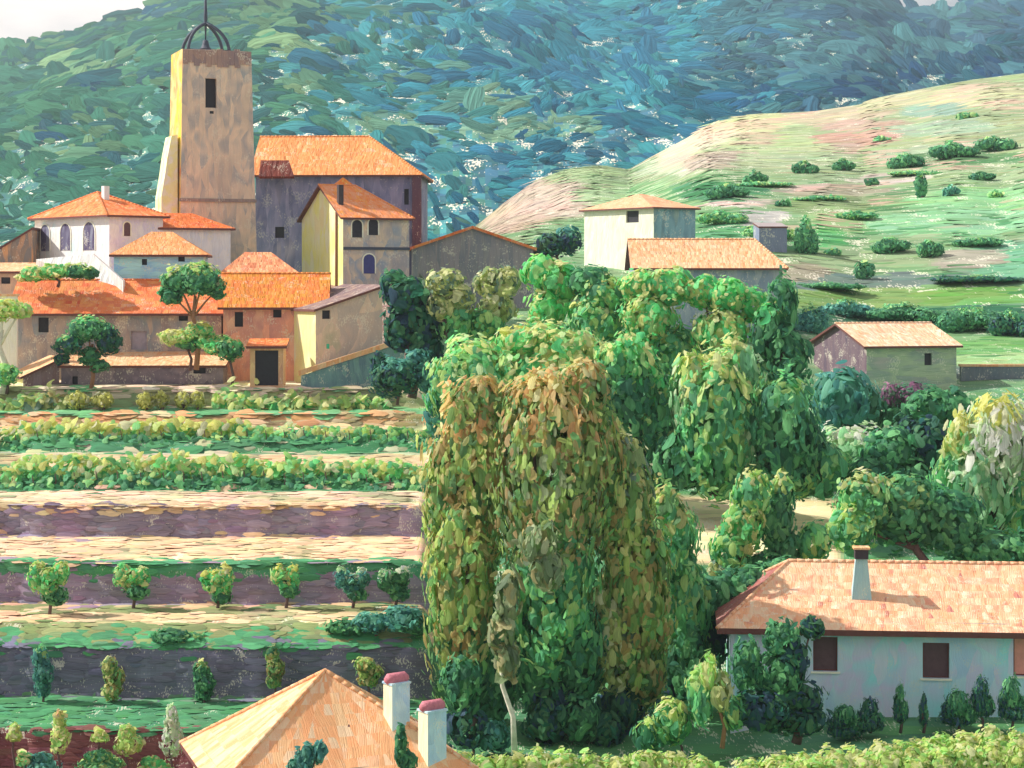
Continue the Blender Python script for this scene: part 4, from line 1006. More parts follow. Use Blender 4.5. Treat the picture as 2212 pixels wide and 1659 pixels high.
mb_ = chimney(h, s, 1.9, h['H']+.2, zt_, 1.15, .8, wallmat('blue_chimney', [(110, 140, 150), (128, 150, 150)], 96, k=.45), taper=.52)
mb = MB(); mb.box(fr, s-.34, s+.34, 1.55, 2.25, zt_+.003, zt_+.50); mb.build('chimney_pot', plain('sooty_pot', lin((48, 40, 48), .6)), mb_)
mb = MB(); mb.box(fr, s-.42, s+.42, 1.45, 2.35, zt_+.503, zt_+.60); mb.build('chimney_cap', ROOF_PEACH, mb_)
# dark eave board
# --- pyramid roof lower left
RL = roofmat('broad_peach_tiles', [(254, 206, 156), (253, 192, 138), (250, 176, 122), (254, 216, 176), (245, 160, 110)], 80, sw=24, sl=190, fleck=.2, k=1.08, var=.10)
NW = wallmat('near_house_wall', [(150, 130, 120), (130, 120, 124)], 80)
h = house('near_house', 'near house showing only its broad peach pyramid roof at bottom left', 'house', 486, 77, 1000, ul=418, th=19, base=1900, eave=1682, ridge=1452, hl=99, hr=99,
          wall=NW, side=YS2, roof=RL, over=.5, ridge_r=.10, drop=.5)
CHB = wallmat('shaded_blue_chimney', [(136, 166, 184), (156, 180, 196), (120, 150, 170)], 80, k=.55, sw=24, sl=60)  # shaded faces of the near chimneys, blue shade painted into the colour
CHC = wallmat('sunlit_chimney_side', [(252, 222, 186), (250, 206, 166)], 80, k=.74)  # sunlit face of the near chimneys, sunlight painted in as cream
PINK = plain('pink_clay', lin((176, 104, 116), .8), var=.4, scale=6)
def near_chimney(uc, wpx, ytop, ybot, Y, label):
    fr, wd, _ = frame(uc-wpx*.22, Y, math.radians(36)); w = wpx*Y/F; z0 = (HY-ybot)/F*Y; z1 = (HY-ytop)/F*Y
    mb = MB(); mb.box(fr, 0, w*.78, 0, w*.62, z0, z1)
    mb.m[-1] = 1
    o = mb.build('chimney', [CHB, CHC], h['roof'])
    mb = MB(); c = fr(w*.39, w*.31, 0)
    pts = [fr(-.12+(w*.78+.24)*t, w*.31, z1+.20) for t in (0, .15, .85, 1)]
    v, f, _ = tube(pts, [.12, .27, .27, .12], 10); mb.add(v, f); mb.build('clay_cap', PINK, o, smooth=True)
    mb = MB(); mb.box(fr, -.04, w*.78+.04, -.04, w*.62+.04, z1+.002, z1+.09); mb.build('cap_course', CHB, o)
near_chimney(860, 58, 1482, 1660, 80.5, '')
near_chimney(938, 62, 1542, 1700, 79.5, '')
# ------------------------------------------------------------------ trees and shrubs
T_ = tree
# village greenery
T_('olive_tree', 'round olive tree with twisted trunk in front of the orange roofs', 'tree', 424, 790, 159.2, [(385, 610, 42, 34, P_DKGREEN, P_LIME), (440, 605, 44, 36, P_DKGREEN, P_LIME), (370, 640, 26, 20, P_DKGREEN), (425, 585, 34, 20, P_DKGREEN, P_LIME), (470, 625, 20, 24, P_DKGREEN, P_KHAKI)], (22, 13), .4, (.20, 150, -2), BARKB, limbs=5)
T_('dark_tree', 'dark leafy tree with brown trunk before the grey terrace building', 'tree', 194, 848, 157.8, [(195, 710, 50, 30, P_DKGREEN, P_BRIGHT), (150, 745, 34, 26, P_DARK, P_BRIGHT), (235, 735, 30, 34, P_DARK), (195, 770, 26, 22, P_DKGREEN), (215, 790, 22, 14, P_DKGREEN), (135, 775, 18, 12, P_DARK)], (19, 11), .35, (.17, 105, 6), BARKB, cov=1.15, limbs=5)
T_('garden_shrub', 'yellow-green spreading shrub in front of the long house wall', 'shrub', 410, 792, 159.5, [(380, 728, 38, 18, P_LIME, P_YEL), (430, 715, 34, 22, P_BRIGHT, P_YEL), (455, 738, 40, 16, P_BRIGHT, P_LIME), (410, 745, 30, 12, P_DKGREEN)], (20, 9), .2)
T_('garden_shrub', 'deep green bush left of the dark doorway', 'shrub', 500, 840, 158, [(498, 755, 30, 26, P_DKGREEN, P_BRIGHT), (460, 752, 22, 14, P_BRIGHT)], (18, 11), .5)
T_('hedge', 'clipped bright green hedge on the terrace above the red roof', 'hedge', 125, 612, 168, [(75, 592, 34, 18, P_BRIGHT, P_LIME), (120, 586, 36, 18, P_BRIGHT, P_LIME), (165, 586, 32, 18, P_DKGREEN, P_LIME), (195, 590, 20, 14, P_DKGREEN, P_LIME), (52, 600, 18, 8, P_LIME)], (20, 12), .5)
T_('pale_tree', 'lime green tree with pale trunk cut by the left edge', 'tree', 8, 842, 158, [(10, 668, 46, 22, P_LIME, P_YEL), (45, 672, 26, 18, P_LIME), (-30, 680, 40, 26, P_LIME)], (26, 14), .3, (.28, 130, -4), BARKL)
T_('shrub', 'small green bush at the foot of the left tool shed', 'shrub', 14, 842, 157.8, [(12, 808, 30, 24, P_MID, P_LIME)], (20, 12), .5)
T_('dark_bush', 'dark bush between the barn and the white farmhouse', 'shrub', 1206, 575, 205, [(1190, 530, 34, 28, P_DARK), (1228, 520, 30, 30, P_DARK, P_TEAL), (1165, 548, 20, 16, P_DARK)], (26, 12), .5)
T_('dark_oak', 'tall dark blue-green tree against the taupe corner house', 'tree', 890, 850, 150, [(850, 610, 30, 30, P_DARK, P_DKGREEN), (880, 640, 52, 46, P_DARK, P_DKGREEN), (905, 700, 56, 60, P_DARK), (870, 700, 44, 60, P_DARK), (920, 770, 40, 50, P_DARK)], (40, 24), .6, (.3, 120, 0))
T_('dark_bush', 'round dark teal bush at the end of the top terrace', 'shrub', 858, 865, 148, [(855, 815, 58, 44, P_DARK, P_TEAL), (900, 790, 36, 40, P_TEAL), (820, 790, 20, 30, P_DARK), (925, 820, 26, 36, P_TEAL)], (24, 11), .4)
# olive pair
T_('olive_tree', 'khaki olive tree in front of the barn, left one of the pair', 'tree', 970, 800, 149, [(962, 612, 42, 32, P_KHAKI, P_KHAKI), (990, 650, 36, 40, P_KHAKI), (950, 660, 30, 30, P_KHAKI), (985, 700, 34, 50, P_MID)], (30, 18), .6, (.25, 120, 0))
T_('olive_tree', 'khaki olive tree in front of the barn, right one of the pair', 'tree', 1072, 800, 150, [(1060, 612, 40, 38, P_KHAKI, P_KHAKI), (1092, 610, 34, 34, P_KHAKI), (1075, 665, 40, 40, P_KHAKI), (1050, 700, 44, 40, P_MID)], (32, 19), .6, (.25, 120, 0))
# bright grove, back rank
T_('grove_tree', 'bright green tree right of the olive pair, below the dark bush', 'tree', 1190, 900, 146, [(1170, 590, 44, 40, P_BRIGHT), (1215, 610, 50, 46, P_BRIGHT), (1185, 670, 50, 50, P_BRIGHT, P_YG), (1170, 740, 56, 60, P_MID, P_LIME)], (40, 24), .7, (.3, 160, 0), group='trees of the valley grove')
T_('grove_tree', 'deep green tree left of the slate blue house, mid height in grove', 'tree', 1290, 900, 144, [(1275, 610, 50, 36, P_DKGREEN), (1310, 640, 56, 44, P_MID, P_LIME), (1290, 700, 60, 60, P_MID, P_YG), (1260, 780, 60, 60, P_DKGREEN)], (34, 19), .7, (.3, 160, 0), group='trees of the valley grove')
T_('grove_tree', 'yellow-tipped bright tree before the peach roof of the slate blue house', 'tree', 1420, 900, 142, [(1390, 620, 56, 44, P_BRIGHT, P_YG), (1445, 620, 52, 44, P_BRIGHT, P_YG), (1400, 690, 66, 60, P_BRIGHT, P_YG), (1450, 760, 60, 60, P_MID)], (34, 19), .65, (.3, 160, 0), group='trees of the valley grove')
T_('grove_tree', 'emerald tree below the wall of the slate blue house', 'tree', 1560, 920, 141, [(1520, 630, 44, 36, P_BRIGHT), (1575, 640, 56, 40, P_BRIGHT), (1625, 660, 40, 44, P_BRIGHT), (1560, 720, 66, 60, P_BRIGHT, P_YG), (1530, 790, 56, 60, P_MID, P_LIME)], (32, 18), .7, (.3, 160, 0), group='trees of the valley grove')
T_('grove_tree', 'tall dark green tree between the slate blue house and the cottage', 'tree', 1690, 920, 139, [(1690, 660, 34, 70, P_DKGREEN), (1660, 720, 40, 70, P_DKGREEN, P_BRIGHT), (1700, 780, 50, 70, P_DKGREEN), (1650, 830, 56, 60, P_MID)], (42, 18), .8, (.3, 160, 0), group='trees of the valley grove')
# middle rank
T_('grove_tree', 'mid green tree left of centre, behind the ochre-topped poplar', 'tree', 1010, 1000, 134, [(1030, 830, 110, 110, P_MID, P_YG), (980, 830, 50, 70, P_TEAL, P_LIME), (960, 890, 40, 70, P_TEAL)], (42, 21), .7, (.3, 120, 0), group='trees of the valley grove')
T_('grove_tree', 'broad green tree with striped foliage in the middle of the grove', 'tree', 1190, 1000, 133, [(1190, 830, 130, 130, P_BRIGHT, P_YG), (1120, 740, 60, 40, P_BRIGHT, P_YEL), (1240, 760, 70, 54, P_YG, P_YG), (1260, 880, 80, 100, P_MID)], (42, 21), .72, (.3, 120, 0), group='trees of the valley grove')
T_('grove_tree', 'deep green tree behind the tallest poplar, at its right shoulder', 'tree', 1380, 1040, 131, [(1370, 890, 90, 170, P_DKGREEN, P_BRIGHT), (1340, 790, 56, 60, P_MID, P_BRIGHT), (1440, 930, 70, 130, P_MID, P_BRIGHT)], (46, 21), .82, (.3, 120, 0), group='trees of the valley grove')
T_('grove_tree', 'light green drooping tree in the centre right of the grove', 'tree', 1540, 1060, 129, [(1550, 920, 95, 160, P_MID, P_YG), (1590, 820, 54, 90, P_SAGE, P_YG), (1490, 860, 46, 110, P_SAGE, P_LIME), (1470, 1000, 70, 70, P_DKGREEN), (1560, 1020, 80, 50, P_MID)], (54, 21), .9, (.3, 120, 0), group='trees of the valley grove')
T_('grove_tree', 'dark drooping tree left of the teal dome bush', 'tree', 1690, 1060, 128, [(1690, 930, 80, 130, P_DKGREEN, P_MID), (1640, 950, 50, 110, P_SAGE, P_MID), (1740, 990, 60, 80, P_DKGREEN), (1690, 1030, 90, 46, P_MID), (1780, 1010, 50, 60, P_MID)], (52, 21), .88, (.3, 120, 0), group='trees of the valley grove')
T_('dome_bush', 'big smooth teal dome-shaped bush below the stone cottage', 'shrub', 1835, 970, 150, [(1825, 870, 74, 76, P_TEAL), (1870, 900, 50, 60, P_DKGREEN)], (60, 24), .7)
T_('flowering_bush', 'mauve flowering bush at the foot of the stone cottage', 'shrub', 1952, 920, 152, [(1925, 855, 26, 30, pal((128, 84, 104), (110, 72, 92), (84, 116, 84), (150, 100, 120))), (1965, 850, 34, 26, pal((128, 84, 104), (110, 72, 92), (70, 116, 84))), (1935, 900, 34, 26, P_DKGREEN)], (24, 13), .5)
T_('dark_bush', 'dark green shrub right of the mauve flowers, below the cottage corner', 'shrub', 2030, 960, 146, [(2010, 880, 56, 44, P_DKGREEN), (2060, 880, 46, 40, P_DKGREEN), (1990, 940, 60, 50, P_DARK)], (34, 18), .4)
T_('grove_tree', 'pale sage tree below the teal dome bush', 'tree', 1850, 1080, 134, [(1840, 980, 90, 66, P_SAGE, P_PALE), (1790, 1010, 60, 56, P_MID)], (44, 24), .7, (.25, 70, 0), group='trees of the valley grove')
T_('grove_tree', 'dark olive tree in the hollow right of the pale sage tree', 'tree', 1930, 1130, 128, [(1930, 990, 66, 66, P_DKGREEN*1.1), (1880, 1040, 60, 60, P_DKGREEN), (1970, 1050, 60, 60, P_DKGREEN), (2010, 960, 46, 60, P_DARK)], (40, 24), .6, (.25, 70, 0), group='trees of the valley grove')
# right willow
T_('willow', 'pale weeping willow with yellow edge leaves at the right side', 'tree', 2150, 1230, 118, [(2150, 950, 76, 110, P_PALE, P_YEL), (2215, 980, 70, 130, P_PALE, P_PALE), (2075, 950, 40, 60, P_YG, P_YEL), (2110, 1060, 86, 110, P_SAGE, P_PALE), (2200, 1090, 60, 90, P_MID), (2060, 1030, 50, 70, P_MID), (2270, 1000, 60, 120, P_PALE)], (58, 19), .9, (.35, 200, 0))
T_('grove_tree', 'broad olive green tree behind the villa roof', 'tree', 1990, 1250, 112, [(1870, 1080, 66, 66, P_MID, P_KHAKI), (1840, 1140, 54, 54, P_MID, P_LIME), (1950, 1110, 80, 80, P_DKGREEN), (2050, 1130, 80, 80, P_DKGREEN), (2150, 1190, 90, 50, P_DKGREEN*1.1), (2230, 1190, 66, 50, P_DKGREEN), (1960, 1070, 60, 50, P_MID*.8)], (40, 22), .6, (.3, 90, 0), group='trees of the valley grove')
T_('orchard_tree', 'light green tree standing before the peach field gap', 'tree', 1600, 1330, 108, [(1625, 1070, 42, 60, P_MID, P_LIME), (1605, 1140, 50, 60, P_BRIGHT*.85, P_LIME), (1575, 1190, 44, 54, P_MID), (1560, 1240, 36, 30, P_KHAKI)], (40, 20), .8, (.2, 110, 0))
T_('orchard_tree', 'dark green tree between the two peach field gaps', 'tree', 1682, 1320, 109, [(1690, 1080, 30, 60, P_DKGREEN, P_LIME), (1678, 1130, 40, 60, P_DKGREEN), (1700, 1190, 46, 50, P_DKGREEN), (1760, 1170, 40, 44, P_MID), (1660, 1230, 60, 44, P_DKGREEN)], (40, 20), .8, (.2, 90, 0))
T_('thicket', 'dark green thicket behind the left hip of the villa roof', 'shrub', 1560, 1420, 104, [(1540, 1290, 70, 60, P_DKGREEN), (1620, 1270, 70, 50, P_DKGREEN), (1520, 1370, 60, 70, P_DARK), (1700, 1240, 60, 34, P_DKGREEN)], (44, 20), .6)
# poplar clump in front
def poplar(label, u, yb, Y, lobes, trunk, bark=None):
    T_('poplar', label, 'tree', u, yb, Y, lobes, (50, 20), .92, trunk, bark, cov=1.45, group='poplars of the central clump')
poplar('ochre-topped poplar at the left edge of the central clump', 1010, 1610, 99, [(1020, 1040, 100, 220, P_OLIVE, P_OCHRE), (1000, 1280, 84, 230, P_OLIVE), (1035, 870, 66, 62, P_BROWN, P_OCHRE), (960, 1080, 50, 120, P_OLIVE), (1010, 1440, 60, 110, P_DKGREEN), (1075, 1400, 56, 130, P_DKGREEN), (1060, 1500, 54, 70, P_DKGREEN)], (.28, 170, 0))
poplar('tallest orange-crowned poplar in the middle of the central clump', 1190, 1620, 98, [(1190, 1030, 125, 240, P_BROWN, P_OCHRE), (1260, 840, 60, 70, P_BROWN, P_OCHRE), (1150, 880, 70, 70, P_BROWN, P_OCHRE), (1270, 1000, 80, 180, P_OLIVE), (1190, 1270, 110, 200, P_MID), (1240, 1400, 76, 130, P_DKGREEN), (1165, 1430, 66, 130, P_DKGREEN), (1210, 1520, 66, 66, P_DARK)], (.34, 190, 0))
poplar('slimmer olive poplar at the right of the central clump', 1340, 1630, 99, [(1350, 1120, 70, 170, P_OLIVE, P_KHAKI), (1335, 1010, 50, 80, P_BROWN, P_KHAKI), (1370, 1300, 84, 200, P_OLIVE), (1320, 1380, 60, 130, P_KHAKI), (1385, 1440, 62, 110, P_OLIVE*.85), (1340, 1530, 56, 60, P_DARK)], (.28, 130, 6))
poplar('dark green poplar behind the right end of the central clump', 1460, 1620, 102, [(1440, 1170, 70, 130, P_MID, P_OLIVE), (1470, 1320, 70, 160, P_MID), (1480, 1440, 66, 110, P_DKGREEN), (1440, 1510, 56, 70, P_DARK)], (.25, 120, 0))
T_('birch', 'grey-leaved small tree with crooked white and dark trunk in front of the poplars', 'tree', 1112, 1615, 93, [(1165, 1170, 44, 56, P_GREY, P_BROWN), (1180, 1230, 40, 50, P_GREY), (1100, 1290, 30, 60, P_GREY), (1085, 1370, 30, 54, P_GREY), (1095, 1430, 28, 40, P_GREY)], (56, 22), .85, (.13, 190, -30), BARKL, limbs=0, cov=1.3)
T_('understorey_shrub', 'deep green undergrowth beneath the left poplar', 'shrub', 1020, 1640, 95, [(1000, 1480, 44, 70, P_DKGREEN), (1010, 1570, 50, 50, P_DARK), (1060, 1590, 44, 36, P_TEAL)], (44, 20), .7)
T_('understorey_shrub', 'deep green undergrowth around the middle poplar trunks', 'shrub', 1240, 1640, 97, [(1180, 1560, 50, 56, P_DARK), (1250, 1550, 50, 60, P_DKGREEN), (1310, 1580, 44, 44, P_DARK)], (44, 20), .7)
T_('understorey_shrub', 'mixed undergrowth with lime leaves at right of the poplars', 'shrub', 1470, 1630, 93, [(1450, 1560, 44, 50, P_MID, P_LIME), (1510, 1500, 30, 60, P_MID, P_LIME), (1400, 1590, 36, 34, P_DKGREEN, P_LIME)], (46, 18), .9)
# in front of villa
T_('dark_tree', 'dark green tree covering the left part of the villa wall', 'tree', 1720, 1590, 91, [(1752, 1356, 24, 22, P_DARK), (1690, 1380, 40, 44, P_DKGREEN), (1715, 1430, 34, 54, P_DARK), (1680, 1460, 56, 60, P_DKGREEN), (1725, 1510, 56, 40, P_DARK), (1640, 1530, 66, 50, P_DARK), (1720, 1555, 66, 34, P_DARK), (1612, 1440, 36, 64, P_DKGREEN)], (40, 17), .6, (.2, 90, 0))
T_('young_tree', 'slim light leaved sapling left of the villa corner', 'tree', 1560, 1600, 90, [(1530, 1450, 20, 44, P_LIME), (1560, 1490, 22, 46, P_KHAKI, P_LIME), (1590, 1540, 30, 40, P_MID), (1520, 1530, 24, 50, P_MID)], (46, 16), .95, (.1, 90, 0), BARKB, cov=.9)
for i, (uu, yy, rx, ry, lab) in enumerate([
        (1825, 1545, 40, 26, 'dark low shrub below the first villa window'), (1880, 1530, 28, 24, 'small dark shrub right of the first villa window'),
        (1945, 1512, 16, 36, 'slim dark sapling between the villa windows'), (1995, 1520, 10, 26, 'tiny dark cypress left of the second villa window'),
        (2070, 1520, 40, 34, 'bushy dark shrub right of the second villa window'), (2120, 1500, 26, 44, 'feathery dark shrub near the brick coloured shutter'),
        (2185, 1505, 30, 48, 'tall dark shrub at the right end of the villa wall')]):
    T_('wall_shrub', lab, 'shrub', uu, 1568, 93.4-.0*i, [(uu, yy, rx*.7, ry, P_DARK if i % 2 else P_DKGREEN), (uu-rx*.4, yy+14, rx*.6, ry*.7, P_DARK), (uu+rx*.5, yy+22, rx*.6, ry*.6, P_DKGREEN), (uu, yy+34, rx, 16, P_DARK)], (22, 6), .85, mat=FOLS, cov=1.1, group='dark shrubs along the villa wall')

# terrace orchard rows (round little trees), a different mix for each
ORCH = [(105, 1250, 44, 40, 1330, P_BRIGHT, P_LIME, 'fullest bright green orchard tree, first from the left on the purple terrace'),
        (286, 1247, 42, 32, 1312, P_BRIGHT, P_BRIGHT, 'forked green orchard tree, second from the left on the purple terrace'),
        (468, 1252, 36, 38, 1308, P_BRIGHT, P_YEL, 'yellow-edged orchard tree, third from the left on the purple terrace'),
        (616, 1246, 34, 32, 1306, P_BRIGHT, P_YEL, 'round orchard tree with golden crown, fourth from the left on the purple terrace'),
        (760, 1255, 36, 30, 1305, P_TEAL, P_PALE, 'greyish orchard tree, fifth from the left on the purple terrace'),
        (852, 1254, 36, 32, 1305, P_DKGREEN, P_PALE, 'deep green orchard tree with pale flecks nearest the poplars')]
for (uu, yy, rx, ry, yb, p, t, lab) in ORCH:
    Yt = 108.5 if yb < 1320 else 107
    yb2 = float(gy(uu, Yt))
    T_('orchard_tree', lab, 'tree', uu, yb2, Yt, [(uu-rx*random.uniform(.4,.6), yy-ry*random.uniform(0,.3), rx*.5, ry*random.uniform(.6,.9), p, t), (uu+rx*random.uniform(.4,.65), yy-ry*random.uniform(-.1,.3), rx*.45, ry*random.uniform(.6,.9), p, t), (uu+rx*.05, yy-ry*.1, rx*.5, ry*.5, p, t), (uu, yy+ry*.5, rx*.5, ry*.45, p), (uu+rx*.3, yy+ry*.95, rx*.62, ry*.5, P_DKGREEN)], (22, 12), .5, (.09, yb2-yy-6, 2), BARK, group='round orchard trees on the purple terrace', cov=1.5)  # last dark green lobe paints shade at the foot of the crown
COLS = [(92, 1450, 24, 58, P_TEAL*.9, P_MID, 'teal green columnar shrub, first from the left on the slate terrace'),
        (243, 1462, 26, 50, P_OLIVE, P_KHAKI, 'olive and brown columnar shrub, second from the left on the slate terrace'),
        (440, 1470, 26, 46, P_DKGREEN, P_OLIVE, 'forked dark columnar shrub, third from the left on the slate terrace'),
        (592, 1440, 22, 46, P_OLIVE*.8, P_DKGREEN, 'slim olive columnar shrub just left of the pyramid roof peak'),
        (795, 1450, 32, 34, P_OLIVE, P_LIME, 'bushy light green shrub behind the two chimneys')]
for (uu, yy, rx, ry, p, t, lab) in COLS:
    yb2 = float(gy(uu, 101))
    T_('columnar_shrub', lab, 'shrub', uu, yb2, 101, [(uu-rx*.2, yy-ry*.45, rx*.7, ry*.5, p, t), (uu+rx*.15, yy+ry*.1, rx*.9, ry*.55, p), (uu, yy+ry*.6, rx*.75, ry*.4, p)], (22, 11), .7, (.06, yb2-yy, 0), BARK, group='columnar shrubs on the slate terrace')
NEARP = [(30, 1585, 18, 16, P_LIME, 'small pale plant at the far left of the maroon bed'), (50, 1640, 18, 14, P_BRIGHT, 'low leafy plant near the bottom left corner'),
         (128, 1580, 22, 48, P_LIME, 'tall pale plant with orange tip in the maroon bed'), (215, 1590, 20, 12, P_LIME, 'tiny leafy plant in the middle of the maroon bed'),
         (275, 1600, 32, 34, P_LIME, 'spreading fan-leaved plant in the maroon bed'), (370, 1580, 26, 60, P_PALE, 'tallest pale green plant beside the pyramid roof'),
         (90, 1650, 40, 22, P_TEAL, 'dark teal mound at the bottom left'), (215, 1645, 50, 26, P_MID, 'rounded green mound at the bottom edge'), (330, 1655, 40, 20, P_BRIGHT, 'bright low mound left of the pyramid eave')]
for (uu, yy, rx, ry, p, lab) in NEARP:
    top = pal((236, 130, 80), (240, 180, 150)) if 'orange' in lab else None
    T_('bed_plant', lab, 'plant', uu, 1700, 90, [(uu, yy-ry*.45, rx*.6, ry*.6, p, top), (uu+rx*.1, yy+ry*.3, rx, ry*.7, p)], (24, 12), .6, group='plants of the maroon bed', cov=1.0)
T_('roof_climber', 'dark green cypress tip in front of the pyramid roof', 'plant', 672, 1720, 70, [(660, 1640, 26, 34, P_TEAL), (690, 1625, 14, 26, P_TEAL), (640, 1660, 20, 20, P_TEAL)], (30, 14), .8)
T_('roof_climber', 'slim green cypress right of the pyramid roof hip', 'plant', 870, 1720, 70, [(866, 1610, 14, 44, P_DKGREEN), (880, 1650, 22, 30, P_DKGREEN)], (30, 14), .9)

# vine rows: long leafy rows following each terrace
def row(name, label, u0, u1, Y, hpx, palette, top, dens=1.0, dab=(18, 11), wv=1.5, Yslope=0):
    px = Y/F; D = Dabs(); n = int((u1-u0)*hpx/(dab[0]*dab[1])*6*dens)
    u = rng.uniform(u0, u1, n); t = rng.random(n)
    YY = Y+rng.normal(0, .45, n)+Yslope*(u-u0)/(u1-u0)
    hh = hpx*px*(.75+.5*fnoise(u, 5, 26)+.35*fnoise(u, 8, 90))
    z = gz(u, YY)+t*hh
    P = np.stack([(u-CX)/F*YY, YY, z], 1)
    Nn = np.stack([rng.normal(0, .4, n), -1+rng.normal(0, .4, n), .3+t*1.2], 1)
    T = np.stack([rng.normal(0, .55, n), rng.normal(0, .3, n), np.ones(n)], 1)
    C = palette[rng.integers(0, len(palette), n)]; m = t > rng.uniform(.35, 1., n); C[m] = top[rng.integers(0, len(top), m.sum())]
    C = C*rng.uniform(.85, 1.15, (n, 1)); s = rng.uniform(.6, 1.3, n)*px
    D.add(P, Nn, T, dab[0]*s, dab[1]*s, np.clip(C, 0, .9))
    um = (u0+u1)/2
    e = empty(name, ((um-CX)/F*Y, Y, float(gz(um, Y))), label, 'vines', 'vine rows on the terraces')
    D.build('foliage', FOL, e)
    for k in range(int((u1-u0)/45)):
        uu = u0+22+k*45+random.uniform(-8, 8); b = np.array(((uu-CX)/F*Y, Y, float(gz(uu, Y))-.1))
        v, f, _ = tube([b, b+np.array((.05, 0, .4)), b+np.array((-.03, 0, .9))], [.05, .04, .03], 6)
        mesh_obj('stem', v, f, BARK, e, auto_uv=True)
    return e
row('vine_row', 'tall bright green vine row above the wide cream path', -80, 915, 130.2, 62, P_VINEG, P_VINE, 1.0, (22, 12))
row('vine_row', 'low dark green undergrowth row right on the wide cream path edge', -80, 900, 129.0, 22, P_DKGREEN, P_MID, .8)
row('vine_row', 'pale yellow vine row on the middle terrace', -80, 560, 147.5, 44, P_VINE, P_YEL*.95, 1.0, (24, 14))
row('vine_row', 'fresh green vine row on the right half of the middle terrace', 500, 930, 147.5, 34, P_VINEG, P_VINE, 1.0, (18, 11))
row('vine_row', 'dark green low row under the pale yellow vines', -80, 930, 146.4, 14, P_DKGREEN, P_MID, .8)
row('vine_row', 'olive toned shrub row at the left end of the top terrace', -80, 160, 156, 40, P_KHAKI, P_OLIVE, 1.0, (20, 11))
row('vine_row', 'lime vine row right of centre on the top terrace below the houses', 460, 840, 156, 38, P_VINEG, P_LIME, 1.0, (20, 11))
for uu, rx, lab in ((172, 22, 'first'), (222, 24, 'second'), (315, 20, 'third'), (348, 16, 'fourth'), (395, 18, 'fifth'), (425, 16, 'sixth')):
    yb = float(gy(uu, 155.4))
    T_('golden_shrub', f'{lab} golden green shrub from the left on the top terrace', 'shrub', uu, yb, 155.4, [(uu, yb-22, rx, 20, P_YEL*.8, P_YEL)], (18, 9), .7, group='golden shrubs on the top terrace')
T_('terrace_bush', 'spreading green bush at the right end of the olive terrace', 'shrub', 810, 1370, 103.5, [(740, 1355, 40, 18, P_DKGREEN), (800, 1345, 40, 22, P_TEAL), (870, 1335, 46, 26, P_TEAL), (905, 1350, 36, 24, P_DKGREEN)], (28, 14), .4)
T_('terrace_bush', 'low green mound in the middle of the olive terrace', 'shrub', 375, 1380, 103.3, [(370, 1372, 40, 16, P_DKGREEN), (410, 1378, 30, 12, P_MID)], (28, 13), .3)

# foreground hedge, lime
def hedge(label, uA, uB, yA, yB, Y):
    n = max(2, int(abs(uB-uA)/55)); lob = []
    for k in range(n+1):
        t = k/n; uu = uA+(uB-uA)*t; yt = yA+(yB-yA)*t+random.uniform(-8, 8)
        lob.append((uu, yt+52, 46, 52, P_LIME, P_LIME)); 
    T_('hedge', label, 'hedge', (uA+uB)/2, 1720, Y, lob, (32, 16), .25, cov=1.7, limbs=6)
hedge('lime green hedge in front of the poplar trunks at the bottom edge', 990, 1510, 1622, 1628, 84)
hedge('lime green hedge rising towards the right in front of the blue villa', 1560, 2260, 1650, 1558, 86)
hedge('yellow-green lower hedge at the bottom right corner', 1700, 2260, 1640, 1600, 82)

# hillside bushes
HB = [(1570, 412, 52, 18, P_DKGREEN, 'dark oval bush above the white farmhouse roof line'), (1632, 384, 30, 16, P_DKGREEN, 'dark bush right of the oval bush on the hill'),
      (1738, 362, 32, 15, P_DKGREEN, 'low dark bush under the pink field strip'), (1822, 356, 28, 15, P_DKGREEN, 'dark bush right of the low one under the pink strip'),
      (1955, 348, 46, 18, P_DKGREEN, 'wide dark bush in the middle of the hillside'), (2060, 325, 60, 20, P_DKGREEN, 'long dark thicket high on the right of the hill'),
      (2150, 312, 50, 18, P_DKGREEN, 'dark thicket at the right edge high on the hill'), (1990, 402, 14, 30, P_DKGREEN, 'slim upright dark tree alone on the hillside'),
      (2054, 412, 18, 15, P_TEAL, 'small round bush right of the slim upright tree'), (1742, 510, 30, 46, P_DKGREEN*1.1, 'dark olive bush right of the tiny grey block'),
      (1868, 585, 24, 24, P_DKGREEN, 'round dark bush alone in the lower field'), (1925, 530, 46, 20, P_DKGREEN, 'dark hedge clump above the round lone bush'),
      (2010, 538, 34, 20, P_DKGREEN, 'ragged clump right of the dark hedge clump'), (1750, 690, 44, 34, P_TEAL, 'large blue-green bush left of the stone cottage roof'),
      (1830, 665, 60, 20, P_TEAL, 'long blue-green bush behind the stone cottage'), (1950, 675, 90, 22, P_DKGREEN, 'dark hedge behind the cottage ridge'),
      (2100, 690, 90, 30, P_DKGREEN, 'dark hedge mass right of the cottage'), (2190, 700, 60, 30, P_DARK, 'darkest bush at the right edge above the field wall'),
      (1560, 470, 60, 16, P_MID, 'green hedge beside the white farmhouse'), (1660, 500, 60, 18, P_MID, 'green hedge in front of the tiny grey block'),
      (2120, 380, 30, 10, P_DKGREEN, 'thin dark bush at right of the hill middle'), (1850, 465, 50, 10, P_MID, 'low green line of bush on the hill')]
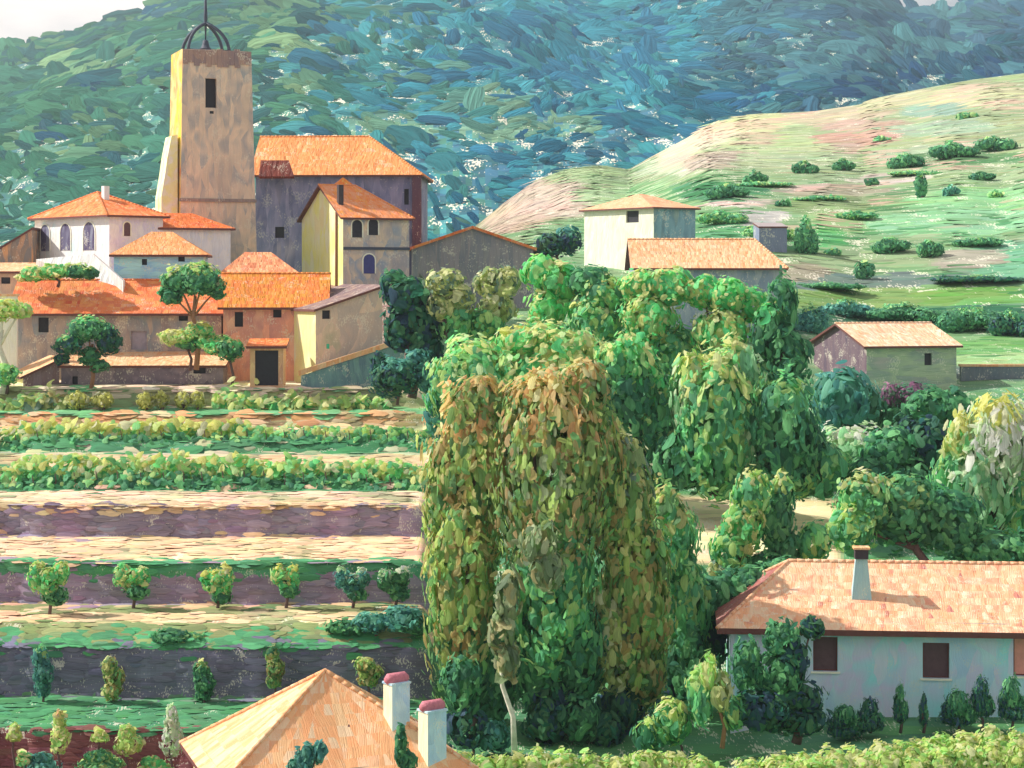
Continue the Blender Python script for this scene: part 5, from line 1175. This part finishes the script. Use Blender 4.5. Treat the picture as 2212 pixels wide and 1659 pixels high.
HB += [(1650, 398, 70, 5, P_MID, 'thin green hedge line running across the slope above the grey block'), (1980, 374, 70, 5, P_MID, 'long thin hedge line across the middle of the hill'),
       (1770, 428, 60, 5, P_MID, 'broken hedge line below the pink strips of the hill'), (2110, 602, 110, 8, P_DARK, 'dark hedge line at the right edge under the tan field'),
       (1790, 617, 80, 7, P_DKGREEN, 'dark hedge line right of the slate blue house'), (2110, 522, 60, 10, P_DKGREEN, 'dark scrub above the tan field at right'),
       (1690, 440, 16, 7, P_DKGREEN, 'tiny scrub patch above the grey block'), (1885, 395, 14, 7, P_DKGREEN, 'tiny scrub patch left of the slim upright tree'),
       (2150, 420, 18, 8, P_MID, 'small pale scrub patch near the right edge of the hill'), (1800, 545, 20, 8, P_MID, 'small scrub patch left of the round lone bush'),
       (2090, 250, 26, 7, P_MID, 'faint scrub patch just below the crest at right'), (1905, 300, 20, 6, P_MID, 'faint scrub patch beside the upper pink strip')]
for (uu, yy, rx, ry, p, lab) in HB:
    # find the depth where the hill surface passes that picture height
    Ys = np.linspace(180, 495, 400); g = gy(np.full(400, float(uu)), Ys); k = int(np.argmin(np.abs(g-(yy+ry*.8)))); Yh = float(Ys[k])
    yb = float(g[k])
    T_('hill_bush', lab, 'shrub', uu, yb, Yh, [(uu-rx*.5, yy+ry*random.uniform(0, .4), rx*.42, ry*random.uniform(.6, .9), p), (uu-rx*.05, yy, rx*.45, ry, p, P_MID), (uu+rx*.45, yy+ry*random.uniform(0, .4), rx*.5, ry*random.uniform(.55, .9), p)], (17, 8), .3, group='bushes on the field hillside', mat=FOLS, cov=1.5)

# ------------------------------------------------------------------ air
hz = MB(); hz.box(lambda x, y, z: np.array((x, y, z)), -2400, 2600, -40, 2000, -520, 420)
hm = bpy.data.materials.new('haze'); hm.use_nodes = True; nt = hm.node_tree; nt.nodes.remove(nt.nodes['Principled BSDF'])
pv = nt.nodes.new('ShaderNodeVolumePrincipled'); pv.inputs['Color'].default_value = (.80, .92, 1, 1); pv.inputs['Density'].default_value = .00013
pv.inputs['Anisotropy'].default_value = .2
nt.links.new(pv.outputs[0], nt.nodes['Material Output'].inputs['Volume'])
tag(hz.build('haze', hm), 'thin pale air between the village and the mountain', None, None, 'stuff')
